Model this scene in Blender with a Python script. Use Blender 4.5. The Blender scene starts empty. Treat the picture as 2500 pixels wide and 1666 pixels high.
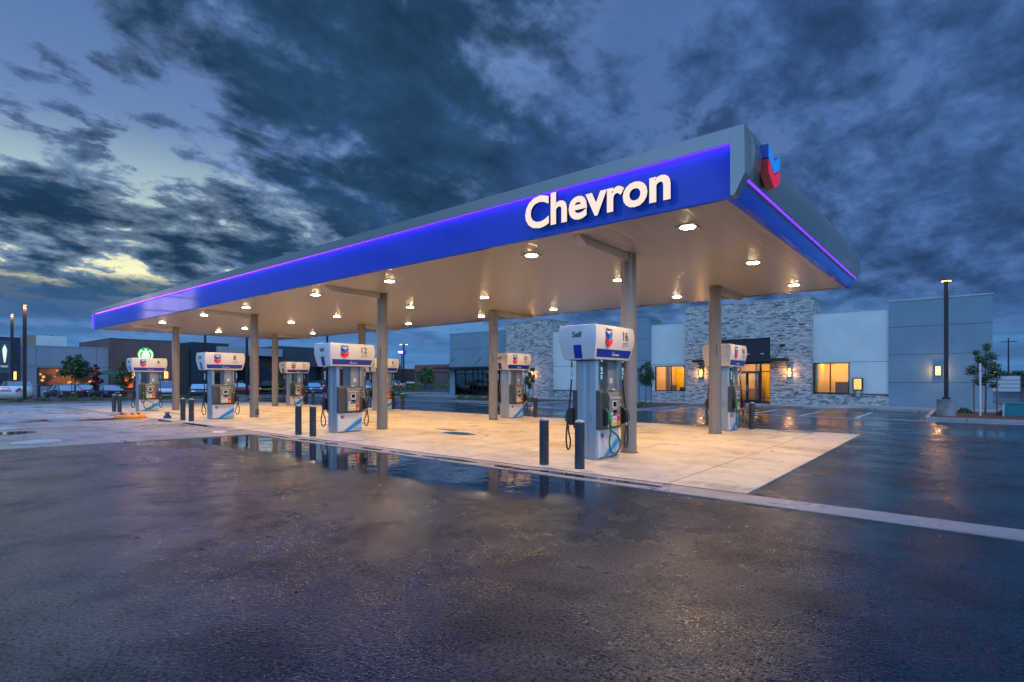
import bpy, math, random
from mathutils import Vector, Matrix
random.seed(7)
sc=bpy.context.scene
col=sc.collection
R=math.radians
# ------------------------------------------------------------------ materials
def newmat(name):
    m=bpy.data.materials.new(name); m.use_nodes=True
    nt=m.node_tree; b=nt.nodes['Principled BSDF']; return m,nt,b
def N(nt,t,**k):
    n=nt.nodes.new(t)
    for a,v in k.items(): setattr(n,a,v)
    return n
def L(nt,a,b): nt.links.new(a,b)
def ramp(nt,stops,src,interp='LINEAR'):
    r=N(nt,'ShaderNodeValToRGB'); r.color_ramp.interpolation=interp
    e=r.color_ramp.elements
    while len(e)<len(stops): e.new(0.5)
    for i,(p,c) in enumerate(stops):
        e[i].position=p; e[i].color=(c[0],c[1],c[2],1) if hasattr(c,'__len__') else (c,c,c,1)
    L(nt,src,r.inputs[0]); return r
def math_(nt,op,a,b=None,c=None,clamp=False):
    n=N(nt,'ShaderNodeMath',operation=op,use_clamp=clamp)
    for i,v in enumerate((a,b,c)):
        if v is None: continue
        if isinstance(v,(int,float)): n.inputs[i].default_value=v
        else: L(nt,v,n.inputs[i])
    return n.outputs[0]
def noise(nt,vec,scale,detail=4,rough=.5,dist=0):
    n=N(nt,'ShaderNodeTexNoise'); n.inputs['Scale'].default_value=scale; n.inputs['Detail'].default_value=detail
    n.inputs['Roughness'].default_value=rough; n.inputs['Distortion'].default_value=dist
    if vec is not None: L(nt,vec,n.inputs['Vector'])
    return n.outputs['Fac']
def mapr(nt,v,a,b,c,d,smooth=False):
    n=N(nt,'ShaderNodeMapRange',interpolation_type='SMOOTHSTEP' if smooth else 'LINEAR')
    L(nt,v,n.inputs[0])
    for i,x in zip((1,2,3,4),(a,b,c,d)): n.inputs[i].default_value=x
    return n.outputs[0]
def mixc(nt,f,a,b,blend='MIX'):
    n=N(nt,'ShaderNodeMix',data_type='RGBA',blend_type=blend)
    if isinstance(f,(int,float)): n.inputs[0].default_value=f
    else: L(nt,f,n.inputs[0])
    for i,v in ((6,a),(7,b)):
        if isinstance(v,tuple): n.inputs[i].default_value=(v[0],v[1],v[2],1)
        else: L(nt,v,n.inputs[i])
    return n.outputs[2]
MC={}
def mat(name,c,rough=.5,metal=0,var=.12,vs=1.5,bump=0,bs=60,emit=None,es=0,spec=.5,streak=False):
    if name in MC: return MC[name]
    m,nt,b=newmat(name)
    tc=N(nt,'ShaderNodeTexCoord')
    v=tc.outputs['Object']
    if streak:
        mp=N(nt,'ShaderNodeMapping'); mp.inputs['Scale'].default_value=(1,1,.15); L(nt,v,mp.inputs[0]); v=mp.outputs[0]
    if var>0:
        f=noise(nt,v,vs,5,.6)
        lo=tuple(x*(1-var) for x in c); hi=tuple(min(1,x*(1+var)) for x in c)
        r=ramp(nt,[(.3,lo),(.7,hi)],f); L(nt,r.outputs[0],b.inputs['Base Color'])
        rr=mapr(nt,f,.3,.7,max(0,rough*(1+.25)),rough*(1-.2)); L(nt,rr,b.inputs['Roughness'])
    else:
        b.inputs['Base Color'].default_value=(*c,1); b.inputs['Roughness'].default_value=rough
    b.inputs['Metallic'].default_value=metal
    b.inputs['Specular IOR Level'].default_value=spec
    if bump:
        bn=N(nt,'ShaderNodeBump'); bn.inputs['Strength'].default_value=bump; bn.inputs['Distance'].default_value=.01
        L(nt,noise(nt,tc.outputs['Object'],bs,4,.6),bn.inputs['Height']); L(nt,bn.outputs[0],b.inputs['Normal'])
    if emit:
        b.inputs['Emission Color'].default_value=(*emit,1); b.inputs['Emission Strength'].default_value=es
    MC[name]=m; return m
def stone_mat():
    m,nt,b=newmat('ledge_stone')
    tc=N(nt,'ShaderNodeTexCoord'); s=N(nt,'ShaderNodeSeparateXYZ'); L(nt,tc.outputs['Object'],s.inputs[0])
    u=math_(nt,'ADD',s.outputs[0],s.outputs[1])
    wob=noise(nt,tc.outputs['Object'],1.1,2); z=math_(nt,'ADD',s.outputs[2],math_(nt,'MULTIPLY',wob,.05))
    cv=N(nt,'ShaderNodeCombineXYZ'); L(nt,u,cv.inputs[0]); L(nt,z,cv.inputs[1])
    outs=[]
    for (w,h,off,sh) in ((.27,.068,.37,0),(.16,.068,.61,.17)):
        mp=N(nt,'ShaderNodeMapping'); mp.inputs['Location'].default_value=(sh,0,0); L(nt,cv.outputs[0],mp.inputs[0])
        br=N(nt,'ShaderNodeTexBrick',offset=off,offset_frequency=3,squash=1.6,squash_frequency=2)
        br.inputs['Scale'].default_value=1; br.inputs['Brick Width'].default_value=w; br.inputs['Row Height'].default_value=h
        br.inputs['Mortar Size'].default_value=.006; br.inputs['Mortar Smooth'].default_value=.2; br.inputs['Bias'].default_value=0
        br.inputs['Color1'].default_value=(0,0,0,1); br.inputs['Color2'].default_value=(1,1,1,1); br.inputs['Mortar'].default_value=(.5,.5,.5,1)
        L(nt,mp.outputs[0],br.inputs['Vector']); outs.append(br)
    avg=mixc(nt,.42,outs[0].outputs['Color'],outs[1].outputs['Color'])
    fine=noise(nt,tc.outputs['Object'],9,5,.7)
    v=math_(nt,'ADD',math_(nt,'MULTIPLY',avg,.8),math_(nt,'MULTIPLY',fine,.35))
    r=ramp(nt,[(.2,(.13,.12,.12)),(.36,(.30,.285,.28)),(.52,(.55,.53,.50)),(.75,(.74,.71,.67)),(.95,(.86,.83,.79))],v)
    mort=math_(nt,'MAXIMUM',outs[0].outputs['Fac'],math_(nt,'MULTIPLY',outs[1].outputs['Fac'],.5))
    c=mixc(nt,mort,r.outputs[0],(.05,.055,.065)); L(nt,c,b.inputs['Base Color'])
    b.inputs['Roughness'].default_value=.75
    h=math_(nt,'SUBTRACT',math_(nt,'ADD',avg,math_(nt,'MULTIPLY',fine,.4)),math_(nt,'MULTIPLY',mort,1.2))
    bn=N(nt,'ShaderNodeBump'); bn.inputs['Strength'].default_value=.9; bn.inputs['Distance'].default_value=.03
    L(nt,h,bn.inputs['Height']); L(nt,bn.outputs[0],b.inputs['Normal'])
    return m
def asphalt_mat():
    m,nt,b=newmat('wet_asphalt')
    g=N(nt,'ShaderNodeNewGeometry'); P=g.outputs['Position']; s=N(nt,'ShaderNodeSeparateXYZ'); L(nt,P,s.inputs[0])
    big=noise(nt,P,.22,5,.55,.6); mid=noise(nt,P,1.3,5,.6,.3); fine=noise(nt,P,38,3,.6)
    grain=noise(nt,P,110,2,.5)
    # standing water collects in the low strip in front of the slab and on the left apron
    def band(o,a0,a1,b1,b0):
        return math_(nt,'MULTIPLY',mapr(nt,o,a0,a1,0,1,True),mapr(nt,o,b1,b0,1,0,True))
    low1=math_(nt,'MULTIPLY',band(s.outputs[1],4.2,6.6,7.6,8.4),band(s.outputs[0],-17.5,-14.8,-5.2,-2.3))
    low2=math_(nt,'MULTIPLY',band(s.outputs[0],-47,-43,-31,-28),band(s.outputs[1],-14,-6,12,17))
    low3=math_(nt,'MULTIPLY',band(s.outputs[1],19,20.5,24,27),.62)
    farw=math_(nt,'MAXIMUM',mapr(nt,s.outputs[1],18.6,21,0,1,True),mapr(nt,s.outputs[0],-44,-47,0,1,True))
    low=math_(nt,'MAXIMUM',math_(nt,'MAXIMUM',low1,math_(nt,'MULTIPLY',low2,.3)),low3)
    pw=math_(nt,'ADD',math_(nt,'MULTIPLY',low,.52),math_(nt,'ADD',math_(nt,'MULTIPLY',big,.42),math_(nt,'MULTIPLY',mid,.22)))
    pud=mapr(nt,pw,.585,.77,0,1,True)
    wet=mapr(nt,math_(nt,'ADD',math_(nt,'MULTIPLY',big,.45),math_(nt,'MULTIPLY',noise(nt,P,1.0,5,.62,.2),.55)),.43,.57,0,1,True)
    # roughness
    b.inputs['Specular Tint'].default_value=(.62,.82,1,1)
    ro=mapr(nt,wet,0,1,.33,.115)
    ro=math_(nt,'ADD',ro,math_(nt,'MULTIPLY',math_(nt,'SUBTRACT',fine,.5),.12))
    ro=math_(nt,'MULTIPLY',ro,math_(nt,'MULTIPLY',mapr(nt,low1,.1,.9,1,.38,True),mapr(nt,pud,0,1,1,.22))); L(nt,ro,b.inputs['Roughness'])
    c=ramp(nt,[(.3,(.005,.007,.012)),(.55,(.012,.016,.026)),(.72,(.036,.044,.060))],fine)
    c2=mixc(nt,mapr(nt,mid,.35,.65,0,.5),c.outputs[0],(.012,.015,.024)); L(nt,c2,b.inputs['Base Color'])
    b.inputs['IOR'].default_value=1.62
    patch=noise(nt,P,.8,5,.6,.25); sl_=math_(nt,'MULTIPLY',mapr(nt,patch,.38,.62,.30,1.3,True),math_(nt,'MULTIPLY',mapr(nt,fine,.36,.60,.06,.72),mapr(nt,grain,.35,.6,.6,1.25)))
    L(nt,math_(nt,'MAXIMUM',sl_,math_(nt,'MULTIPLY',math_(nt,'MAXIMUM',pud,farw),.6)),b.inputs['Specular IOR Level'])
    b1=N(nt,'ShaderNodeBump'); b1.inputs['Distance'].default_value=.012
    hh=math_(nt,'ADD',math_(nt,'MULTIPLY',fine,.7),math_(nt,'MULTIPLY',grain,.45)); L(nt,hh,b1.inputs['Height'])
    st=math_(nt,'MULTIPLY',math_(nt,'MULTIPLY',math_(nt,'MULTIPLY',mapr(nt,low1,.1,.9,1,.3,True),mapr(nt,farw,0,1,1,.35)),mapr(nt,pud,0,1,.55,.03)),mapr(nt,wet,0,1,1,.7)); L(nt,st,b1.inputs['Strength'])
    b2=N(nt,'ShaderNodeBump'); b2.inputs['Distance'].default_value=.05; b2.inputs['Strength'].default_value=.12
    L(nt,noise(nt,P,2.2,3),b2.inputs['Height']); L(nt,b1.outputs[0],b2.inputs['Normal'])
    L(nt,b2.outputs[0],b.inputs['Normal'])
    return m
def concrete_mat(name,c,jx=None,jy=None,ox=0,oy=0,wet=.35,warm=True):
    m,nt,b=newmat(name)
    g=N(nt,'ShaderNodeNewGeometry'); P=g.outputs['Position']
    n1=noise(nt,P,.5,6,.62,.4); n2=noise(nt,P,5,5,.6); n3=noise(nt,P,40,3,.6)
    mp=N(nt,'ShaderNodeMapping'); mp.inputs['Scale'].default_value=(.25,1.6,1); mp.inputs['Rotation'].default_value=(0,0,R(50)); L(nt,P,mp.inputs[0])
    n4=noise(nt,mp.outputs[0],1.2,5,.65)
    v=math_(nt,'ADD',math_(nt,'ADD',math_(nt,'MULTIPLY',n1,.45),math_(nt,'MULTIPLY',n2,.2)),math_(nt,'ADD',math_(nt,'MULTIPLY',n4,.3),math_(nt,'MULTIPLY',n3,.1)))
    d=tuple(x*.46 for x in c); h=tuple(min(1,x*1.22) for x in c)
    cr=ramp(nt,[(.40,d),(.51,c),(.62,h)],v); out=cr.outputs[0]
    if jx:
        s=N(nt,'ShaderNodeSeparateXYZ'); L(nt,P,s.inputs[0]); ms=[]
        for o,j,off in ((s.outputs[0],jx,ox),(s.outputs[1],jy,oy)):
            if not j: continue
            t=math_(nt,'FRACT',math_(nt,'DIVIDE',math_(nt,'ADD',o,1000*j-off),j))
            e=math_(nt,'MINIMUM',t,math_(nt,'SUBTRACT',1,t)); ms.append(math_(nt,'LESS_THAN',e,.013/j))
        mm=ms[0] if len(ms)==1 else math_(nt,'MAXIMUM',ms[0],ms[1])
        out=mixc(nt,mm,out,tuple(x*.18 for x in c))
    st_=noise(nt,P,.9,3,.5,1.2)
    if wet==.35 and jx==4.35:
        sx=N(nt,'ShaderNodeSeparateXYZ'); L(nt,P,sx.inputs[0])
        wv=math_(nt,'ADD',sx.outputs[0],math_(nt,'MULTIPLY',noise(nt,P,.18,2),1.1)); fq=math_(nt,'FRACT',math_(nt,'DIVIDE',math_(nt,'ADD',wv,1000.6),1.62))
        tr_=mapr(nt,math_(nt,'ABSOLUTE',math_(nt,'SUBTRACT',fq,.5)),.03,.11,1,0,True); tm=mapr(nt,noise(nt,P,.7,5,.65),.44,.66,0,.42,True)
        out=mixc(nt,math_(nt,'MULTIPLY',tr_,tm),out,tuple(x*.35 for x in c))
        dr=noise(nt,P,6.5,2,.4); out=mixc(nt,mapr(nt,dr,.70,.74,0,.55,True),out,tuple(x*.22 for x in c))
    out=mixc(nt,mapr(nt,st_,.60,.72,0,.42,True),out,tuple(x*.40 for x in c))
    L(nt,out,b.inputs['Base Color'])
    ro=mapr(nt,n1,.4,.62,.62,.62-wet); L(nt,ro,b.inputs['Roughness'])
    bn=N(nt,'ShaderNodeBump'); bn.inputs['Strength'].default_value=.25; bn.inputs['Distance'].default_value=.006
    L(nt,n3,bn.inputs['Height']); L(nt,bn.outputs[0],b.inputs['Normal'])
    return m
def glass_mat(name,tint,refl=.12,trans=True):
    m,nt,b=newmat(name); nt.nodes.remove(b); out=nt.nodes['Material Output']
    gl=N(nt,'ShaderNodeBsdfGlossy'); gl.inputs['Roughness'].default_value=.02; gl.inputs['Color'].default_value=(.9,.95,1,1)
    tr=N(nt,'ShaderNodeBsdfTransparent'); tr.inputs['Color'].default_value=(*tint,1)
    fr=N(nt,'ShaderNodeFresnel'); fr.inputs[0].default_value=1.5
    mx=N(nt,'ShaderNodeMixShader'); L(nt,math_(nt,'ADD',fr.outputs[0],refl-.04,clamp=True),mx.inputs[0])
    L(nt,tr.outputs[0],mx.inputs[1]); L(nt,gl.outputs[0],mx.inputs[2]); L(nt,mx.outputs[0],out.inputs[0]); return m
def leaf_mat(name,c1,c2):
    m,nt,b=newmat(name)
    g=N(nt,'ShaderNodeNewGeometry'); r=ramp(nt,[(0,c1),(1,c2)],g.outputs['Random Per Island'])
    L(nt,r.outputs[0],b.inputs['Base Color']); b.inputs['Roughness'].default_value=.5
    return m
def emis(name,c,s):
    if name in MC: return MC[name]
    m=mat(name,c,.4,0,0,emit=c,es=s); return m

M={}
M['asphalt']=asphalt_mat()
M['slab']=concrete_mat('slab_concrete',(.56,.475,.37),4.35,3.52,-5.69+2.175,7.94)
M['gutter']=concrete_mat('gutter_concrete',(.27,.25,.245),4.35,None,-5.69+2.175,0,.4)
M['pad']=concrete_mat('pad_concrete',(.30,.265,.235),4.3,4.5,-16.5,7.4,.45)
M['apron']=concrete_mat('wet_apron_pale_sheen',(.36,.38,.40),4.3,4.5,-30,3,.55)  # wet pavement, its pale tone standing in for reflected sky
M['kerb']=concrete_mat('kerb_concrete',(.30,.30,.30),3,None,0,0,.2)
M['walk']=concrete_mat('walk_concrete',(.28,.29,.29),1.8,None,0,0,.2)
M['stone']=stone_mat()
M['stucco_l']=mat('light_stucco',(.64,.70,.66),.8,var=.06,vs=.8,bump=.3,bs=90)
M['stucco_b']=mat('blue_grey_stucco',(.19,.29,.35),.8,var=.07,vs=.8,bump=.3,bs=90)
M['groove']=mat('wall_joint_line',(.06,.08,.10),.8,var=0)  # dark colour of the joint lines in the walls
M['coping']=mat('metal_coping',(.30,.36,.38),.4,.6,.05)
M['black']=mat('black_metal',(.018,.018,.022),.42,.2,.2)
M['bronze']=mat('dark_bronze_frame',(.02,.018,.018),.35,.5,.1)
M['navy']=mat('navy_metal_panel',(.012,.018,.04),.35,.3,.15)
M['silver']=mat('silver_aluminium_panel',(.27,.30,.31),.26,.55,.05,vs=.4)
M['fblue']=mat('gloss_blue_fascia',(.035,.035,.34),.07,0,.06,vs=.3,emit=(0,.05,.36),es=.42,spec=.2)  # weak emission stands in for light washing over the panel
M['led']=emis('violet_led',(.10,.02,1.0),3.2)
M['soffit']=mat('soffit_panel',(.47,.46,.44),.25,.05,0)
M['colm']=mat('column_paint',(.19,.185,.19),.38,.1,.10,vs=1.2,streak=True)
M['lens']=emis('lamp_lens',(1,.68,.34),150)
M['pumpsil']=mat('pump_silver_steel',(.30,.34,.38),.33,.55,.06,vs=.8,streak=True)
M['white']=mat('gloss_white_panel',(.60,.60,.62),.28,0,.03,vs=1)
M['dgrey']=mat('dark_grey_plastic',(.055,.06,.068),.42,0,.08,vs=3)
M['mgrey']=mat('mid_grey_plastic',(.16,.165,.175),.4,0,.05,vs=3)
M['lgrey']=mat('light_grey_trim',(.62,.63,.64),.4,0,.04)
M['hblue']=mat('royal_blue_print',(.008,.03,.30),.3,0,0)
M['cblue1']=mat('emblem_dark_blue',(.005,.06,.38),.3,0,0); M['cblue2']=mat('emblem_light_blue',(.02,.18,.62),.3,0,0)
M['cred1']=mat('emblem_dark_red',(.5,.006,.02),.3,0,0); M['cred2']=mat('emblem_light_red',(.75,.02,.03),.3,0,0)
M['cyan']=mat('swoosh_cyan',(.04,.38,.72),.3,0,0); M['ltblue']=mat('swoosh_pale_blue',(.32,.58,.80),.3,0,0)
M['print']=mat('dark_print',(.03,.032,.04),.5,0,0); M['txt']=mat('grey_print',(.10,.11,.13),.5,0,0); M['red']=mat('signal_red',(.62,.02,.02),.35,0,0)
M['yellow']=mat('sticker_yellow',(.85,.55,.02),.4,0,0)
M['screen']=mat('screen_black',(.01,.01,.012),.1,0,0)
M['rubber']=mat('black_rubber',(.012,.012,.013),.45,0,.1,vs=6)
M['ghose']=mat('green_hose_rubber',(.0,.09,.035),.4,0,.1,vs=6); M['gnoz']=mat('green_nozzle_cover',(.0,.20,.06),.4,0,.05)
M['steel']=mat('bright_steel',(.6,.6,.6),.25,.9,.05)
M['bollard']=mat('black_painted_bollard',(.022,.028,.042),.5,.0,.35,vs=7,bump=.3,bs=30)
M['bolcap']=mat('scuffed_bollard_cap',(.30,.29,.28),.7,0,.45,vs=22)
M['letter']=mat('letter_face_lit',(.25,.2,.17),.5,0,0,emit=(1,.76,.60),es=.95)
M['letside']=mat('letter_side',(.02,.03,.08),.4,0,0)
M['eblue']=emis('emblem_blue_lit',(.0,.22,.70),.55); M['ered']=emis('emblem_red_lit',(.80,.0,.05),.5)
M['glass']=glass_mat('window_glass',(.95,.95,.9),.04); M['glassd']=glass_mat('dark_window_glass',(.10,.11,.13),.10)
M['interior']=mat('interior_paint',(.78,.62,.12),.7,0,.08,vs=.7)
M['floorin']=mat('interior_floor',(.25,.16,.08),.4,0,.1)
M['sconce']=emis('sconce_glow',(1,.40,.07),3.6)
M['water']=mat('standing_water',(.02,.022,.025),.02,0,0,spec=1.0)
M['paint']=mat('white_road_paint',(.62,.63,.65),.55,0,.18,vs=4)
M['bpaint']=mat('blue_road_paint',(.03,.22,.60),.5,0,.15,vs=4)
M['mulch']=mat('bark_mulch',(.10,.035,.022),.9,0,.6,vs=14,bump=1,bs=25)
M['soil']=mat('planter_soil',(.07,.05,.035),.9,0,.5,vs=10,bump=1,bs=25)
M['bark']=mat('tree_bark',(.10,.07,.05),.85,0,.3,vs=8,bump=.6,bs=30)
M['stake']=mat('timber_stake',(.22,.10,.05),.8,0,.2,vs=8)
M['leafd']=leaf_mat('dark_green_leaves',(.018,.05,.022),(.06,.12,.04))
M['leafm']=leaf_mat('mid_green_leaves',(.04,.09,.02),(.13,.20,.05))
M['leafr']=leaf_mat('red_leaves',(.10,.012,.02),(.26,.04,.05))
M['leafo']=leaf_mat('olive_leaves',(.06,.075,.02),(.16,.16,.05))
M['leafg']=leaf_mat('grass_leaves',(.05,.10,.02),(.16,.24,.06))
M['brown']=mat('brown_cladding',(.16,.09,.085),.7,0,.08,vs=.6)
M['dbrown']=mat('dark_brown_cladding',(.06,.045,.042),.7,0,.1,vs=.6)
M['slate']=mat('slate_cladding',(.052,.056,.075),.65,0,.1,vs=.6)
M['teal']=mat('dark_teal_cladding',(.016,.034,.056),.6,0,.1,vs=.6)
M['gstucco']=mat('grey_stucco',(.30,.32,.37),.8,0,.06,vs=.5)
M['redbrk']=mat('red_brick_wall',(.22,.09,.075),.8,0,.12,vs=2)
M['tan']=mat('tan_wall',(.33,.25,.19),.8,0,.1,vs=1)
M['tank']=mat('white_tank_paint',(.85,.80,.80),.32,0,.06,vs=1)
M['orange']=mat('orange_plastic',(.80,.24,.01),.45,0,.15,vs=5)
M['rust']=mat('rusty_steel',(.14,.06,.035),.7,.3,.4,vs=8)
M['steelp']=mat('galvanised_steel',(.35,.36,.37),.35,.8,.15,vs=5)
M['polep']=mat('dark_bronze_pole',(.03,.022,.028),.45,.3,.1)
M['umb']=mat('green_canvas',(.01,.10,.075),.8,0,.1)
M['tyre']=mat('tyre_rubber',(.012,.012,.013),.7,0,.1); M['rim']=mat('alloy_rim',(.35,.36,.38),.3,.8,.05)
M['cglass']=mat('car_glass',(.25,.36,.40),.08,.75,0,spec=.9)
M['chead']=emis('headlight_glass',(.75,.82,.9),.25); M['ctail']=mat('taillight_red',(.5,.01,.02),.25,0,0,emit=(.8,.01,.02),es=.15)
M['ctailon']=emis('taillight_lit',(1,.06,.04),3)
M['trbox']=mat('teal_louvre_paint',(.015,.19,.23),.5,0,.1,vs=3)
M['sgreen']=emis('sign_green_lit',(.0,.42,.05),.8); M['swhite']=emis('sign_white_lit',(.85,.90,.62),.8); M['paledisc']=mat('pale_wet_disc',(.50,.56,.58),.2,0,.15,vs=3)
M['tape']=mat('caution_tape',(.75,.65,.02),.5,0,.1)

# ------------------------------------------------------------------ mesh helpers
class MB:
    def __init__(s): s.v=[]; s.f=[]; s.mi=[]; s.ms=[]
    def m(s,mt):
        if mt not in s.ms: s.ms.append(mt)
        return s.ms.index(mt)
    def add(s,vs,fs,mt):
        o=len(s.v); s.v+= [tuple(p) for p in vs]; k=s.m(mt)
        for f in fs: s.f.append([i+o for i in f]); s.mi.append(k)
        return s
    def box(s,x0,x1,y0,y1,z0,z1,mt):
        v=[(x,y,z) for z in (z0,z1) for y in (y0,y1) for x in (x0,x1)]
        return s.add(v,[(0,2,3,1),(4,5,7,6),(0,1,5,4),(2,6,7,3),(0,4,6,2),(1,3,7,5)],mt)
    def prism(s,pts,axis,a,b,mt):
        """pts: outline in the two other axes (in xyz order), extruded a..b along axis"""
        n=len(pts)
        def P(p,t): 
            return {'x':(t,p[0],p[1]),'y':(p[0],t,p[1]),'z':(p[0],p[1],t)}[axis]
        v=[P(p,a) for p in pts]+[P(p,b) for p in pts]
        f=[tuple(range(n-1,-1,-1)),tuple(range(n,2*n))]+[(i,(i+1)%n,n+(i+1)%n,n+i) for i in range(n)]
        return s.add(v,f,mt)
    def cyl(s,c,r,z0,z1,mt,seg=20,r2=None):
        r2=r if r2 is None else r2
        v=[(c[0]+r*math.cos(2*math.pi*i/seg),c[1]+r*math.sin(2*math.pi*i/seg),z0) for i in range(seg)]
        v+=[(c[0]+r2*math.cos(2*math.pi*i/seg),c[1]+r2*math.sin(2*math.pi*i/seg),z1) for i in range(seg)]
        f=[tuple(range(seg-1,-1,-1)),tuple(range(seg,2*seg))]+[(i,(i+1)%seg,seg+(i+1)%seg,seg+i) for i in range(seg)]
        return s.add(v,f,mt)
    def tube(s,pts,r,mt,seg=8):
        pts=[Vector(p) for p in pts]; n=len(pts); rs=r if hasattr(r,'__len__') else [r]*n
        v=[];up=Vector((0,0,1))
        for i,p in enumerate(pts):
            t=(pts[min(i+1,n-1)]-pts[max(i-1,0)]).normalized()
            a=t.cross(up)
            if a.length<.05: a=t.cross(Vector((1,0,0)))
            a.normalize()
            if i and a.dot(pa)<0: a=-a
            pa=a; bb=t.cross(a)
            for k in range(seg):
                an=2*math.pi*k/seg; v.append(p+(a*math.cos(an)+bb*math.sin(an))*rs[i])
        f=[]
        for i in range(n-1):
            for k in range(seg):
                f.append((i*seg+k,i*seg+(k+1)%seg,(i+1)*seg+(k+1)%seg,(i+1)*seg+k))
        f+=[tuple(range(seg-1,-1,-1)),tuple(range((n-1)*seg,n*seg))]
        return s.add(v,f,mt)
    def lathe(s,c,prof,mt,seg=24,axis='z'):
        v=[];n=len(prof)
        for r,h in prof:
            for k in range(seg):
                a=2*math.pi*k/seg; u,w=r*math.cos(a),r*math.sin(a)
                v.append((c[0]+u,c[1]+w,c[2]+h) if axis=='z' else ((c[0]+u,c[1]+h,c[2]+w) if axis=='y' else (c[0]+h,c[1]+u,c[2]+w)))
        f=[(i*seg+k,i*seg+(k+1)%seg,(i+1)*seg+(k+1)%seg,(i+1)*seg+k) for i in range(n-1) for k in range(seg)]
        f+=[tuple(range(seg-1,-1,-1)),tuple(range((n-1)*seg,n*seg))]
        return s.add(v,f,mt)
    def rot180(s):
        s.v=[(-x,-y,z) for x,y,z in s.v]; return s
    def build(s,name,parent=None,smooth=False,bevel=0,label=None):
        off=Vector((0,0,0)); p=parent
        while p is not None: off+=p.location; p=p.parent
        me=bpy.data.meshes.new(name); me.from_pydata([(x-off.x,y-off.y,z-off.z) for x,y,z in s.v],[],s.f)
        for mt in s.ms: me.materials.append(mt)
        for p_,k in zip(me.polygons,s.mi): p_.material_index=k
        me.validate(); me.update()
        if smooth:
            for p_ in me.polygons: p_.use_smooth=True
            try: me.set_sharp_from_angle(angle=R(38))
            except Exception: pass
        o=bpy.data.objects.new(name,me); col.objects.link(o)
        if parent is not None: o.parent=parent
        if bevel:
            b=o.modifiers.new('bevel','BEVEL'); b.width=bevel; b.segments=2; b.limit_method='ANGLE'; b.angle_limit=R(40)
        if label: o['label']=label
        return o
def thing(name,label,cat,loc=(0,0,0),group=None,rz=0):
    o=bpy.data.objects.new(name,None); col.objects.link(o); o.location=loc; o.rotation_euler=(0,0,rz); o.empty_display_size=.2
    o['label']=label; o['category']=cat
    if group: o['group']=group
    return o
def tag(o,label,cat,group=None):
    o['label']=label; o['category']=cat
    if group: o['group']=group
    return o
def struct(o,kind='structure'): o['kind']=kind; return o
def copy_tree(o,parent=None):
    c=o.copy(); col.objects.link(c)
    if parent is not None: c.parent=parent
    for ch in list(o.children): copy_tree(ch,c)
    return c
def text_mesh(s,size,depth=.004,offset=0,shear=0,space=1,res=4):
    cu=bpy.data.curves.new('t','FONT'); cu.body=s; cu.size=size; cu.extrude=depth/2; cu.offset=offset; cu.shear=shear
    cu.space_character=space; cu.resolution_u=res; cu.align_x='CENTER'; cu.align_y='BOTTOM_BASELINE'
    ob=bpy.data.objects.new('t',cu); col.objects.link(ob)
    dg=bpy.context.evaluated_depsgraph_get(); me=bpy.data.meshes.new_from_object(ob.evaluated_get(dg))
    col.objects.unlink(ob); bpy.data.objects.remove(ob); bpy.data.curves.remove(cu)
    vs=[v.co.copy() for v in me.vertices]; fs=[tuple(p.vertices) for p in me.polygons]; bpy.data.meshes.remove(me)
    return vs,fs
def put_text(mb,s,size,org,face,mt,depth=.004,offset=0,shear=0,sx=1,space=1,side=None,fit=None):
    """face: 'x+','x-','y-','y+' outward normal; org centre of baseline on the surface"""
    vs,fs=text_mesh(s,size,depth,offset,shear,space)
    if fit:
        w=max(v.x for v in vs)-min(v.x for v in vs); c=(max(v.x for v in vs)+min(v.x for v in vs))/2
        for v in vs: v.x=(v.x-c)*fit/w
    o=Vector(org); out=[]
    for v in vs:
        u,h,d=v.x*sx,v.y,v.z+depth/2
        if face=='x+': q=(o.x+d,o.y+u,o.z+h)
        elif face=='x-': q=(o.x-d,o.y-u,o.z+h)
        elif face=='y-': q=(o.x+u,o.y-d,o.z+h)
        else: q=(o.x-u,o.y+d,o.z+h)
        out.append(q)
    if side is None: mb.add(out,fs,mt)
    else:
        ff=[];sf=[]
        for f in fs:
            zs=[vs[i].z for i in f]
            (ff if min(zs)>depth/2-1e-5 else sf).append(f)
        mb.add(out,ff,mt); mb.add(out,sf,side)
    return mb
def poly_on(mb,pts,face,org,mt,d=.003):
    """flat outline (u,h) laid on a face"""
    o=Vector(org);n=len(pts);v=[]
    for dd in (0,d):
        for u,h in pts:
            if face=='x+': v.append((o.x+dd,o.y+u,o.z+h))
            elif face=='x-': v.append((o.x-dd,o.y-u,o.z+h))
            elif face=='y-': v.append((o.x+u,o.y-dd,o.z+h))
            else: v.append((o.x-u,o.y+dd,o.z+h))
    mb.add(v,[tuple(range(n,2*n))]+[(i,(i+1)%n,n+(i+1)%n,n+i) for i in range(n)],mt)
def emblem(mb,face,org,w,h,d=.004):
    """two stacked chevrons, w wide, h tall overall, org = centre bottom"""
    t=h*.36; dip=h*.22
    for top,ca,cb in ((h,M['cblue1'],M['cblue2']),(h-t-h*.06,M['cred1'],M['cred2'])):
        poly_on(mb,[(-w/2,top),(0,top-dip),(0,top-dip-t),(-w/2,top-t)][::-1],face,org,ca,d)
        poly_on(mb,[(0,top-dip),(w/2,top),(w/2,top-t),(0,top-dip-t)][::-1],face,org,cb,d)

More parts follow.
